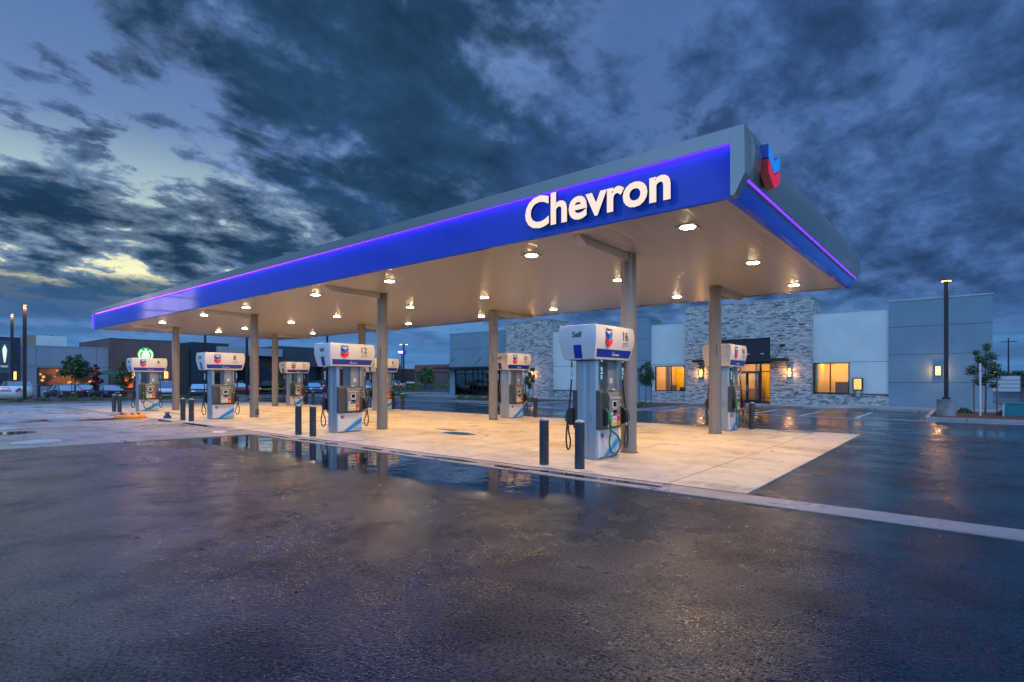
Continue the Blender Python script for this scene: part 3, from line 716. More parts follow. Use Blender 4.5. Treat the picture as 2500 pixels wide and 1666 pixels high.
# towers
def tower(x0,x1,ops,zt):
    b=MB(); wall_with_openings(x0,x1,35.9,36.15,Z0,zt,ops,M['stone'],b)
    b.box(x0,x0+.25,36.15,38.9,Z0,zt,M['stone']); b.box(x1-.25,x1,36.15,38.9,Z0,zt,M['stone']); b.box(x0+.25,x1-.25,38.7,38.9,4.5,zt,M['stone'])
    t=b.build('stone_tower',mb_)
    b=MB(); b.box(x0-.03,x1+.03,35.87,36.18,zt+.001,zt+.06,M['coping']); b.box(x0-.03,x0+.28,36.18,38.93,zt+.001,zt+.06,M['coping']); b.box(x1-.28,x1+.03,36.18,38.93,zt+.001,zt+.06,M['coping']); b.build('tower_coping',t)
    return t
tower(-30.45,-25.9,[],6.42)
tw=tower(-14.6,-7.04,[(-12.45,-9.25,Z0,4.16)],6.42)
# entrance recess
b=MB(); b.box(-12.45,-9.25,36.05,36.10,2.62,4.16,M['navy'])
for z in (3.1,3.62): b.box(-12.45,-9.25,36.045,36.05,z-.008,z+.008,M['black'])
en=b.build('entrance_surround',mb_)
b=MB()
for x in (-10.6,-9.75): b.box(x-.09,x+.09,36.04,36.048,3.18,3.21,M['chead'])
b.build('wall_light',en)
b=MB()
for x0,x1 in ((-12.45,-12.38),(-11.43,-11.36),(-9.90,-9.80),(-9.30,-9.25)): b.box(x0,x1,36.02,36.12,Z0,2.62,M['bronze'])
for z0,z1 in ((2.56,2.62),(2.06,2.12)): b.box(-12.38,-9.30,36.03,36.11,z0,z1,M['bronze'])
b.box(-9.80,-9.30,36.03,36.11,.46,.50,M['bronze']); b.box(-9.8,-9.3,36.03,36.11,Z0,.15,M['bronze']); b.box(-12.38,-11.43,36.03,36.11,.46,.50,M['bronze'])
ef=b.build('entrance_frame',mb_)
b=MB(); b.box(-12.38,-9.30,36.065,36.075,Z0+.03,2.56,M['glass']); b.build('pane',ef)
for xa,xb in ((-11.355,-10.635),(-10.625,-9.905)):
    b=MB(); b.box(xa,xa+.07,36.0,36.06,Z0+.01,2.05,M['bronze']); b.box(xb-.07,xb,36.0,36.06,Z0+.01,2.05,M['bronze']); b.box(xa+.07,xb-.07,36.0,36.06,Z0+.01,.34,M['bronze']); b.box(xa+.07,xb-.07,36.0,36.06,1.98,2.05,M['bronze']); b.box(xa+.07,xb-.07,36.01,36.05,.88,.90,M['bronze'])
    d=b.build('door',mb_)
    hx=xb-.035 if xa<-11 else xa+.035
    b=MB(); b.tube([(hx,35.99,.85),(hx,35.94,.87),(hx,35.94,1.25),(hx,35.99,1.27)],.012,M['steel'],6); b.build('handle',d)
b=MB(); b.box(-13.75,-8.2,34.9,35.895,2.70,2.86,M['black']); aw=b.build('awning',mb_)
b=MB()
for x in (-13.3,-8.75):
    b.tube([(x,35.0,2.86),(x+.18,35.87,3.62)],.018,M['black'],6); b.box(x+.05,x+.33,35.86,35.898,3.58,3.74,M['black'])
b.build('tie_rod',aw)
def bulb(x,y,z,e=34):
    l=bpy.data.lights.get('wall_bulb') or bpy.data.lights.new('wall_bulb','POINT'); l.energy=e; l.color=(1,.45,.12); l.shadow_soft_size=.03
    o=bpy.data.objects.new('wall_bulb',l); col.objects.link(o); o.location=(x,y,z)
def sconce(par,x,y,z,w=.075,h=.25):
    b=MB(); b.box(x-w-.015,x+w+.015,y-.10,y-.001,z+h,z+h+.02,M['bronze']); b.box(x-w-.015,x+w+.015,y-.10,y-.001,z-h-.02,z-h,M['bronze']); b.box(x-w-.012,x-w-.002,y-.09,y-.002,z-h,z+h,M['bronze']); b.box(x+w+.002,x+w+.012,y-.09,y-.002,z-h,z+h,M['bronze'])
    s_=b.build('wall_lamp',par)
    b=MB(); b.box(x-w,x+w,y-.085,y-.004,z-h+.001,z+h-.001,M['sconce']); b.build('lamp_glass',s_); bulb(x,y-.16,z)
sconce(mb_,-13.5,35.9,2.02); sconce(mb_,-8.16,35.9,2.02); sconce(mb_,-1.16,36.4,2.06,.10,.23); sconce(mb_,-27.5,35.9,2.02)
b=MB(); b.lathe((-7.78,35.899,.88),[(.085,0),(.085,-.06),(.05,-.11),(.03,-.12)],mat('brass',(.5,.32,.06),.35,.8,.1),14,'y'); b.build('hydrant_coupling',mb_)
# light wall 1, blue box, light wall 2 with window
b=MB(); b.box(-25.9,-22.3,YW,YW+.3,.77,5.45,M['stucco_l']); joints(b,-25.9,-22.3,YW,(2.66,)); b.build('pale_wall',mb_)
b=MB(); b.box(-25.9,-22.3,YW-.12,YW+.3,Z0,.72,M['stone']); b.box(-25.9,-22.3,YW-.16,YW+.3,.721,.768,M['black']); b.build('stone_plinth',mb_)
b=MB(); b.box(-22.3,-17.34,36.2,38.0,Z0,5.87,M['stucco_b']); joints(b,-22.3,-17.34,36.2,(1.44,2.97,4.47)); 
for z in (1.44,2.97,4.47): b.box(-17.36,-17.337,36.2,38,z-.012,z+.012,M['groove'])
b.build('blue_wall',mb_)
b=MB(); b.box(-22.33,-17.31,36.17,38.03,5.872,5.93,M['coping']); b.build('roof_coping',mb_)
b=MB(); wall_with_openings(-17.34,-14.6,YW,YW+.3,.77,5.45,[(-17.04,-14.85,.80,2.55)],M['stucco_l'],b); joints(b,-17.34,-14.6,YW,(2.66,)); b.build('pale_wall',mb_)
b=MB(); b.box(-17.34,-14.6,YW-.12,YW+.3,Z0,.76,M['stone']); b.build('stone_plinth',mb_)
b=MB(); b.box(-25.9,-22.3,YW-.02,YW+.32,5.452,5.49,M['coping']); b.box(-17.34,-14.6,YW-.02,YW+.32,5.452,5.49,M['coping']); b.box(-7.04,-3.31,YW-.02,YW+.32,5.462,5.50,M['coping']); b.build('roof_coping',mb_)
# light wall 3 with window and ticket box
b=MB(); wall_with_openings(-7.04,-3.31,YW,YW+.3,.80,5.46,[(-7.04+.02,-5.17,.80,2.58)],M['stucco_l'],b); joints(b,-5.15,-3.31,YW,(2.60,)); b.build('pale_wall',mb_)
b=MB(); b.box(-7.04,-3.31,YW-.12,YW+.3,Z0,.755,M['stone']); b.box(-5.1,-3.31,YW-.17,YW-.005,.757,.80,M['dgrey']); b.build('stone_plinth',mb_)
def window(xa,xb,za,zb,mull):
    b=MB(); t=.05
    b.box(xa,xa+t,YW-.02,YW+.1,za,zb,M['bronze']); b.box(xb-t,xb,YW-.02,YW+.1,za,zb,M['bronze']); b.box(xa+t,xb-t,YW-.02,YW+.1,za,za+t,M['bronze']); b.box(xa+t,xb-t,YW-.02,YW+.1,zb-t,zb,M['bronze'])
    for m in mull: b.box(m-.03,m+.03,YW-.015,YW+.09,za+t,zb-t,M['bronze'])
    w=b.build('window',mb_)
    b=MB(); b.box(xa+t,xb-t,YW+.03,YW+.04,za+t,zb-t,M['glass']); b.build('pane',w)
window(-17.04,-14.85,.80,2.55,(-15.86,)); window(-7.02,-5.17,.80,2.58,(-6.14,))
b=MB(); b.box(-7.15,-5.1,YW-.16,YW-.02,.77,.80,M['black']); b.build('window_sill',mb_)
# lit rooms behind
def room(xa,xb,y0,y1,z1,power,stuff=()):
    b=MB(); b.box(xa,xb,y1,y1+.1,Z0,z1,M['interior']); b.box(xa-.1,xa,y0,y1,Z0,z1,M['interior']); b.box(xb,xb+.1,y0,y1,Z0,z1,M['interior']); b.box(xa,xb,y0,y1,z1,z1+.1,M['interior']); b.box(xa,xb,y0,y1,Z0,Z0+.02,M['floorin'])
    for s in stuff: b.box(*s)
    b.build('room_interior',mb_)
    b=MB(); cx,cy=(xa+xb)/2,y0+(y1-y0)*.55; b.box(cx-.5,cx+.5,cy-.12,cy+.12,z1-.03,z1-.002,emis('ceiling_panel_glow',(1,.50,.035),power*4.4)); b.build('ceiling_light',mb_)
room(-17.3,-14.62,YW+.31,YW+3.2,2.95,20,((-16.0,-15.1,YW+3.0,YW+3.19,1.3,1.95,M['mgrey']),(-15.8,-14.9,YW+2.3,YW+2.9,.12,.95,M['tan']),(-16.9,-16.85,YW+2.2,YW+3.1,.12,2.9,M['interior']),(-15.75,-14.95,YW+1.2,YW+1.6,.12,1.05,M['dbrown']),(-16.6,-16.2,YW+1.6,YW+1.9,.12,1.2,M['tan']),(-16.0,-15.1,YW+2.96,YW+3.0,1.34,1.91,M['screen'])))
room(-12.5,-9.2,36.3,39.3,2.95,26,((-9.75,-9.25,38.2,38.6,1.35,1.75,M['black']),(-11.5,-10.5,38.9,39.2,.12,1.0,M['tan']),(-12.4,-11.6,37.6,38.0,.12,1.0,M['dbrown']),(-9.6,-9.25,37.5,37.9,1.2,1.5,M['dgrey']),(-10.9,-10.8,38.6,38.9,.12,2.9,M['dbrown'])))
room(-6.85,-5.1,YW+.31,YW+3.0,2.95,18,((-6.2,-5.25,YW+2.0,YW+2.95,.12,1.45,M['dbrown']),(-5.5,-5.3,YW+1.9,YW+1.99,1.3,1.4,M['red']),(-6.0,-5.2,YW+.5,YW+1.2,2.65,2.9,M['black'])))
b=MB(); b.box(-4.99,-4.50,YW-.22,YW-.001,.98,1.70,M['bronze']); tb=b.build('service_window',mb_)
b=MB(); b.box(-4.93,-4.56,YW-.226,YW-.2205,1.04,1.64,emis('service_window_glow',(1,.52,.12),.9)); b.cyl((-4.74,YW-.235),.035,1.10,1.17,M['lgrey'],10); b.build('pane',tb)
b=MB(); b.cyl((-4.75,YW-.2),.17,.62,.975,M['steelp'],18); b.build('metal_drum',tb,smooth=True)
# right blue block
b=MB(); b.box(-3.31,.99,36.4,50,Z0,5.86,M['stucco_b']); joints(b,-3.31,.99,36.4,(1.44,2.95,4.45))
for z in (1.44,2.95,4.45): b.box(.97,.993,36.4,50,z-.012,z+.012,M['groove'])
b.build('blue_end_wall',mb_)
b=MB(); b.box(-3.34,1.02,36.37,50.03,5.862,5.93,M['coping']); b.build('roof_coping',mb_)
b=MB(); b.box(.99,1.09,36.7,37.0,1.8,2.32,M['bronze']); sc_=b.build('wall_lamp',mb_); b=MB(); b.box(1.0,1.095,36.695,37.005,1.82,2.30,M['sconce']); b.build('lamp_glass',sc_)
b=MB(); b.box(-37.6,-30.3,YW+3.3,50,4.8,4.9,M['coping']); b.box(-30.2,.8,39,50,4.8,4.9,M['coping']); b.box(-37.6,.98,49.8,50,Z0,4.8,M['stucco_b']); b.build('roof',mb_)

# ------------------------------------------------------------------ COFFEE BUILDING ROW (faces +x)
XF=-72.0
cf=thing('coffee_shop','low grey and brown coffee shop with a lit round green sign and warm window','building',(-74,16,0))
b=MB(); b.box(-84,XF+.0,10.75,18.0,0,4.96,M['gstucco'])
for y in (11.95,16.95): b.box(XF,XF+.004,y-.02,y+.02,2.9,4.9,M['groove'])
b.box(XF,XF+.004,10.8,17.95,2.88,2.92,M['groove']); b.build('grey_wall',cf)
b=MB(); b.box(-84.05,XF+.05,10.7,17.95,4.962,5.05,M['coping']); b.build('roof_coping',cf)
b=MB(); b.box(-83,XF+.4,8.0,10.7,0,5.72,M['teal']); b.build('dark_tower',cf)
b=MB(); b.box(XF+.402,XF+.46,9.0,10.0,2.2,5.35,mat('sign_board_teal',(.05,.10,.13),.5,0,.05)); sg=b.build('sign_panel',cf)
b=MB(); b.lathe((XF+.5,9.55,3.25),[(.05,0),(.11,.5),(.17,1.1),(.15,1.35),(.05,1.6),(.02,1.7)],M['swhite'],10); b.box(XF+.47,XF+.49,9.2,9.8,2.9,2.93,M['letter']); b.box(XF+.47,XF+.49,9.3,9.75,2.8,2.83,M['letter']); b.build('cup_sign',sg)
for y in (8.95,10.25):
    b=MB(); b.box(XF+.401,XF+.55,y-.13,y+.13,1.6,2.35,M['sconce']); b.build('wall_lamp',cf)
b=MB(); b.box(-84,XF+.0,12.02,16.98,1.0,2.78,M['bronze']) ; b.v=[]; b.f=[]; b.mi=[]
b.box(XF+.001,XF+.06,12.0,17.0,2.72,2.8,M['bronze']); b.box(XF+.001,XF+.06,12.0,17.0,.98,1.04,M['bronze'])
for y in (12.0,16.92): b.box(XF+.001,XF+.06,y,y+.08,1.04,2.72,M['bronze'])
wn=b.build('window',cf)
mi_,nt,pb=newmat('coffee_room_glow'); tc=N(nt,'ShaderNodeTexCoord')
vv=N(nt,'ShaderNodeTexVoronoi'); vv.inputs['Scale'].default_value=1.5; L(nt,tc.outputs['Object'],vv.inputs[0])
nn=noise(nt,tc.outputs['Object'],.8,3); f1=mapr(nt,vv.outputs['Distance'],.10,.26,1,0); spz=N(nt,'ShaderNodeSeparateXYZ'); L(nt,tc.outputs['Object'],spz.inputs[0])
base=ramp(nt,[(.40,(.012,.005,.003)),(.58,(.16,.045,.008))],nn); lit=mixc(nt,f1,base.outputs[0],(1,.45,.08)); L(nt,lit,pb.inputs['Emission Color']); pb.inputs['Emission Strength'].default_value=1.4; pb.inputs['Base Color'].default_value=(.05,.02,.01,1); pb.inputs['Roughness'].default_value=.45
b=MB(); b.box(XF+.002,XF+.03,12.08,16.92,1.04,2.72,mi_); b.build('pane',wn)
b=MB(); b.box(-84,XF+.6,18.0,24.3,0,6.03,M['brown']); b.build('brown_wall',cf)
b=MB(); b.box(-84,XF+.62,17.98,24.32,6.032,6.1,M['dbrown']); b.build('roof_coping',cf)
b=MB(); b.box(XF+.601,XF+.68,23.2,23.55,1.75,2.5,M['sconce']); b.build('wall_lamp',cf)
b=MB(); b.box(XF+.601,XF+.68,20.0,20.25,1.75,2.4,M['sconce']); b.build('wall_lamp',cf)
b=MB(); b.box(-80,-76,12.6,15.2,5.06,6.3,M['stucco_l']); b.box(-80,-76,11.9,12.6,5.06,6.3,M['tan']); b.build('rooftop_unit',cf)
b=MB(); b.box(XF+.60,XF+.66,19.2,20.2,.6,1.9,M['bronze']); b.box(XF+.66,XF+.67,19.25,20.15,.7,1.85,emis('red_window_glow',(1,.12,.02),.8)); b.build('window',cf)
# round sign
sg=MB(); cy,cz,r_=21.3,4.40,.80
def disc(m,x,cy,cz,r,mt,seg=40,d=.03):
    m.lathe((x,cy,cz),[(r,0),(r,d)],mt,seg,'x')
disc(sg,XF+.61,cy,cz,r_,M['sgreen'],d=.10)
rs=sg.build('round_sign',cf,label='lit round green and white emblem with a crowned figure')
sg=MB(); X=XF+.715
disc(sg,X,cy,cz-.10,.42,M['swhite'])
for s in (-1,1):
    for k in range(9):
        a=R(-72+k*15); sg.lathe((X,cy+s*.64*math.cos(a),cz+.64*math.sin(a)-.02),[(.10,0),(.10,.02)],M['swhite'],8,'x')
star=[]
for k in range(10):
    a=R(90+36*k); rr=.17 if k%2==0 else .07; star.append((rr*math.cos(a),rr*math.sin(a)))
poly_on(sg,star,'x+',(X,cy,cz+.58),M['swhite'],.02)
poly_on(sg,[(-.30,.20),(-.34,.42),(-.17,.34),(0,.50),(.17,.34),(.34,.42),(.30,.20)],'x+',(X,cy,cz+.05),M['swhite'],.025)
for k in range(5): sg.box(X+.031,X+.034,cy-.22+k*.11-.012,cy-.22+k*.11+.012,cz-.45,cz-.15,M['sgreen'])
for s in (-1,1): sg.box(X+.031,X+.034,cy+s*.13-.04,cy+s*.13+.04,cz+.03,cz+.06,M['sgreen'])
sg.box(X+.031,X+.034,cy-.06,cy+.06,cz-.10,cz-.075,M['sgreen']); sg.build('sign_figure',rs)
# umbrellas
for k,(x,y,lb) in enumerate(((-68.2,15.0,'green patio umbrella nearer the left end of the warm window'),(-68.2,17.1,'green patio umbrella at the right end of the warm window'))):
    t=thing('patio_umbrella',lb,'umbrella',(x,y,0),'patio umbrellas'); b=MB(); b.lathe((x,y,2.1),[(1.25,0),(1.2,.05),(.1,.55),(.02,.6)],M['umb'],8); b.build('canopy_cloth',t)
    b=MB(); b.cyl((x,y),.025,0,2.12,M['polep'],8); b.cyl((x,y),.25,0,.06,M['polep'],12); b.build('pole',t)
s2=thing('shop_block','dark slate and teal shop block with pale upper band, right of the coffee shop','building',(-74,34,0))
b=MB(); b.box(-84,XF+.1,24.3,26.0,0,5.5,M['dbrown']); b.build('brown_link_wall',s2)
b=MB(); b.box(-84,XF+.8,26.0,30.3,0,6.08,M['teal']); b.build('teal_wall',s2)
b=MB(); b.box(-84,XF+1.6,30.3,36.9,4.66,5.66,M['gstucco']); b.box(XF+.81,XF+1.6,28.8,30.3,4.66,5.66,M['gstucco']); b.build('pale_band',s2)
b=MB(); b.box(-84,XF+.0,30.3,36.9,0,4.66,M['dbrown']); 
for y in (30.9,33.9,36.2): b.box(XF+.0,XF+.35,y,y+.5,0,4.66,M['brown'])
b.build('brick_front',s2)
b=MB(); b.box(XF+.001,XF+.05,31.5,33.8,.1,3.3,M['glassd']); b.box(XF+.051,XF+.09,31.45,31.55,.1,3.35,M['bronze']); b.box(XF+.051,XF+.09,33.75,33.85,.1,3.35,M['bronze']);b.box(XF+.051,XF+.09,31.55,33.75,3.25,3.35,M['bronze']); b.build('window',s2)
b=MB(); b.box(XF+.001,XF+.05,34.5,36.1,.1,3.3,M['navy']); b.build('entrance_bay',s2)
s3=thing('shop_block','plain dark slate shop block with a dark recess along its base','building',(-74,42,0))
b=MB(); b.box(-84,XF+.4,36.9,44.5,3.4,6.13,M['slate']); b.build('slate_wall',s3)
b=MB(); b.box(-84,XF-.6,36.9,44.5,0,3.4,M['navy']); 
for y in (37.0,39.0,41.2,43.6): b.box(XF-.6,XF+.2,y,y+.35,0,3.398,M['dbrown'])
b.build('recessed_front',s3)
b=MB(); b.box(XF-.599,XF-.5,44.0,44.2,1.9,2.4,M['sconce']); b.build('wall_lamp',s3)
s4=thing('long_warehouse','long dark mauve building behind the far road','building',(-90,75,0))
b=MB(); b.box(-112,-92,52,78,0,3.7,M['dbrown']); b.box(-112,-91.9,52,78,3.71,3.9,M['redbrk']); b.build('wall',s4)
b=MB(); b.box(-91.89,-91.6,70.2,70.8,3.3,3.6,emis('amber_wall_lamp',(1,.35,.03),3)); b.build('wall_lamp',s4)
s5=thing('big_box_store','far brick red and tan building beyond the trees','building',(-95,98,0))
b=MB(); b.box(-118,-79,100,118,0,5.6,M['redbrk']); b.box(-79,-60,100.5,118,0,5.8,M['tan']); b.build('wall',s5)
b=MB(); b.box(-118,-60,99.7,100,3.6,3.75,M['black']); b.box(-118,-60,99.9,99.99,0,3.5,M['brown']); b.build('lower_band',s5)

# ------------------------------------------------------------------ TREES & PLANTS
def leaf_cloud(mb,mt,blobs,n,size):
    vs=[];fs=[]
    tot=sum(b_[3]**2 for b_ in blobs)
    for cx,cy,cz,rad in blobs:
        k=int(n*rad*rad/tot)
        for _ in range(k):
            d=Vector((random.gauss(0,1),random.gauss(0,1),random.gauss(0,1))).normalized()
            rr=rad*(random.random()**.45)*random.uniform(.75,1.15)
            p=Vector((cx,cy,cz))+Vector((d.x*rr,d.y*rr,d.z*rr*.85))
            s=size*random.uniform(.6,1.4)
            a=Vector((random.gauss(0,1),random.gauss(0,1),random.gauss(0,.6))).normalized(); c_=a.cross(Vector((random.gauss(0,1),random.gauss(0,1),random.gauss(0,1)))).normalized()
            o=len(vs); vs+=[p-a*s,p+c_*s*.45,p+a*s,p-c_*s*.45]; fs.append((o,o+1,o+2,o+3))
    mb.add(vs,fs,mt)
def tree(name,label,x,y,h,w,z0,mt,n=1600,leaf=.07,trunk=.04,stakes=0,group=None,lean=0,nb=11,base=0):
    t=thing(name,label,'tree',(x,y,base),group)
    b=MB(); top=base+h*.86
    b.tube([(x,y,base-.03),(x+.02,y,base+h*.3),(x+lean*.5,y+.02,base+h*.6),(x+lean,y,top)],[trunk,trunk*.8,trunk*.6,trunk*.25],M['bark'],8)
    blobs=[]
    for i in range(nb):
        f=(i+.5)/nb; zz=base+z0+(h-z0)*(.12+.80*f)
        wr=w/2*math.sin(math.pi*min(.92,.22+.72*f))
        a=i*2.4+random.uniform(-.4,.4); off=wr*random.uniform(.35,.72)
        bx,by=x+lean*f+off*math.cos(a),y+off*math.sin(a); r_=max(.12*w,wr*random.uniform(.34,.55))
        blobs.append((bx,by,zz,r_))
        b.tube([(x+lean*f*.6,y,zz-.25*w*.6),((x+bx)/2,(y+by)/2,zz-.08*w),(bx,by,zz)],[trunk*.4,trunk*.25,trunk*.1],M['bark'],5)
    b.build('trunk',t,smooth=True)
    b=MB(); leaf_cloud(b,mt,blobs,n,leaf); b.build('crown',t)
    for s in range(stakes):
        sx=x+(.38 if s==0 else -.38)*(1 if stakes>1 else 1); b=MB(); b.cyl((sx,y-.1*s),.028,base,base+h*.46,M['stake'],8); b.build('stake',t)
    if stakes>1:
        b=MB(); b.box(x-.38,x+.38,y-.03,y-.005,base+h*.42,base+h*.43,M['rubber']); b.build('tie',t)
    return t
tree('young_tree','staked young tree in front of the blue end wall, right of the lamp post',.62,31.6,3.25,1.35,.9,M['leafd'],3200,.045,.035,2,'young street trees',.0,12,.1)
tree('young_tree','dense little tree beside the yellow window left of the stone entrance tower',-14.9,30.6,2.65,1.45,.95,M['leafd'],3200,.045,.03,2,'young street trees',0,12,.13)
tree('young_tree','slim dark tree in front of the left stone tower, behind pump 10',-24.6,31.6,2.95,1.1,.55,M['leafd'],2600,.045,.03,2,'young street trees',0,12,.13)
tree('young_tree','bushy dark staked tree in front of the coffee shop window',-53.6,11.2,3.5,2.3,1.35,M['leafd'],2300,.10,.05,2,'trees along the left planter',.3,12,.13)
tree('red_leaf_tree','small dark red leaved tree left of pump 4',-53.4,12.5,2.9,1.1,.3,M['leafr'],1200,.09,.03,0,'trees along the left planter',0,10,.13)
tree('olive_tree','thin olive green tree between the red leaved tree and pump 4',-52.6,14.2,3.05,1.9,.5,M['leafo'],1300,.10,.04,0,'trees along the left planter',.1,11,.13)
tree('young_tree','small leafy tree seen through the opening of pump 8',-57.8,23.4,3.3,1.7,1.0,M['leafd'],1200,.10,.04,0,'far parking lot trees',0,10)
tree('olive_tree','olive tree between the far column and pump 2',-60,31.0,3.5,2.2,.6,M['leafo'],1200,.11,.04,0,'far parking lot trees',0,10)
tree('broad_tree','dark tree below the blue pole sign',-76.0,59.3,5.0,3.6,2.9,M['leafd'],2200,.18,.12,0,'far trees')
tree('broad_tree','slim dark tree right behind pump 6',-70.0,53.2,3.9,1.6,.6,M['leafd'],1500,.14,.08,0,'far trees')
tree('broad_tree','large dark tree at the left edge behind the coffee shop tower',-86,6.2,7.2,5,.8,M['leafd'],2600,.25,.2,0,'far trees')
tree('broad_tree','tree top rising over the grey coffee shop wall, left half',-91,14.2,7.3,3.6,2.5,M['leafm'],1800,.22,.15,0,'far trees')
tree('broad_tree','tree top rising over the grey coffee shop wall, beside the rooftop unit',-91,16.8,7.5,3.4,2.5,M['leafm'],1800,.22,.15,0,'far trees')
tree('broad_tree','broad green tree left of the blue wing, in front of the brick building',-84,74,4.4,4.8,.5,M['leafm'],2000,.2,.12,0,'far trees')
tree('broad_tree','broad green tree touching the blue wing corner',-78,77,4.2,4.6,.5,M['leafm'],2000,.2,.12,0,'far trees')
def shrub(x,y,r,h,mt,label,n=300,leaf=.06,base=.12,group='low shrubs'):
    b=MB(); vs=[];fs=[]
    for _ in range(n):
        a=random.uniform(0,6.283); rr=r*math.sqrt(random.random()); hh=h*(1-(rr/r)**2*.7)*random.uniform(.3,1)
        p=Vector((x+rr*math.cos(a),y+rr*math.sin(a),base+hh*.9)); s=leaf*random.uniform(.7,1.5)
        d=Vector((random.gauss(0,.5),random.gauss(0,.5),1)).normalized(); c_=d.cross(Vector((random.gauss(0,1),random.gauss(0,1),.1))).normalized()
        o=len(vs); vs+=[p-d*s,p+c_*s*.3,p+d*s,p-c_*s*.3]; fs.append((o,o+1,o+2,o+3))
    b.add(vs,fs,mt)
    for k in range(6):
        a=k*1.05; b.tube([(x,y,base-.03),(x+r*.5*math.cos(a),y+r*.5*math.sin(a),base+h*.6)],.008,M['bark'],4)
    o=b.build('shrub'); tag(o,label,'shrub',group); return o
random.seed(11)
for k,(x,y) in enumerate([(-15.9,26.2),(-15.2,26.3),(-14.5,26.1),(-13.8,26.3),(-15.6,27.2),(-14.7,27.2),(-13.6,27.4)]):
    shrub(x,y,.38,.34+.1*(k==3),M['leafg'] if k!=3 else M['leafd'],'low grassy shrub in the planter by the small tree right of pump 16',260)
for k in range(9):
    shrub(-28.8+k*.82,28.9+.25*(k%2),.5,.36,M['leafm'],'low green shrub in the planter at the foot of the left stone tower',240)
for k in range(10):
    shrub(-48.6+.22*k*.4,5.5+k*1.45,.45,.26,M['leafg'] if k%2 else M['leafm'],'low roadside shrub in the long left planter before the parked cars',240,.08)
for k in range(6):
    shrub(-44+.9*k,29.8+.4*k,.5,.4,M['leafm'],'low shrub in the small kerbed island left of the blue wing',200,.08)
for x,y,r,h,lb in ((-74,62,1.6,1.2,'round shrub beside the far white lamp base'),(-60,47,1.4,.8,'wide low shrub on the far planted island, left'),(-55,45.5,1.5,.8,'wide low shrub on the far planted island, right'),(-66,63,2.2,1.7,'big rounded green bush left of the blue wing')):
    shrub(x,y,r,h,M['leafm'],lb,500,.14,group='far shrubs')
for k,(x,y) in enumerate(((-.1,31.8),(1.25,30.9),(2.4,32.2),(3.2,31.5))):
    shrub(x,y,.28,.28,M['leafd'],'spiky little plant in the red bark bed by the staked tree',120,.07,.1)
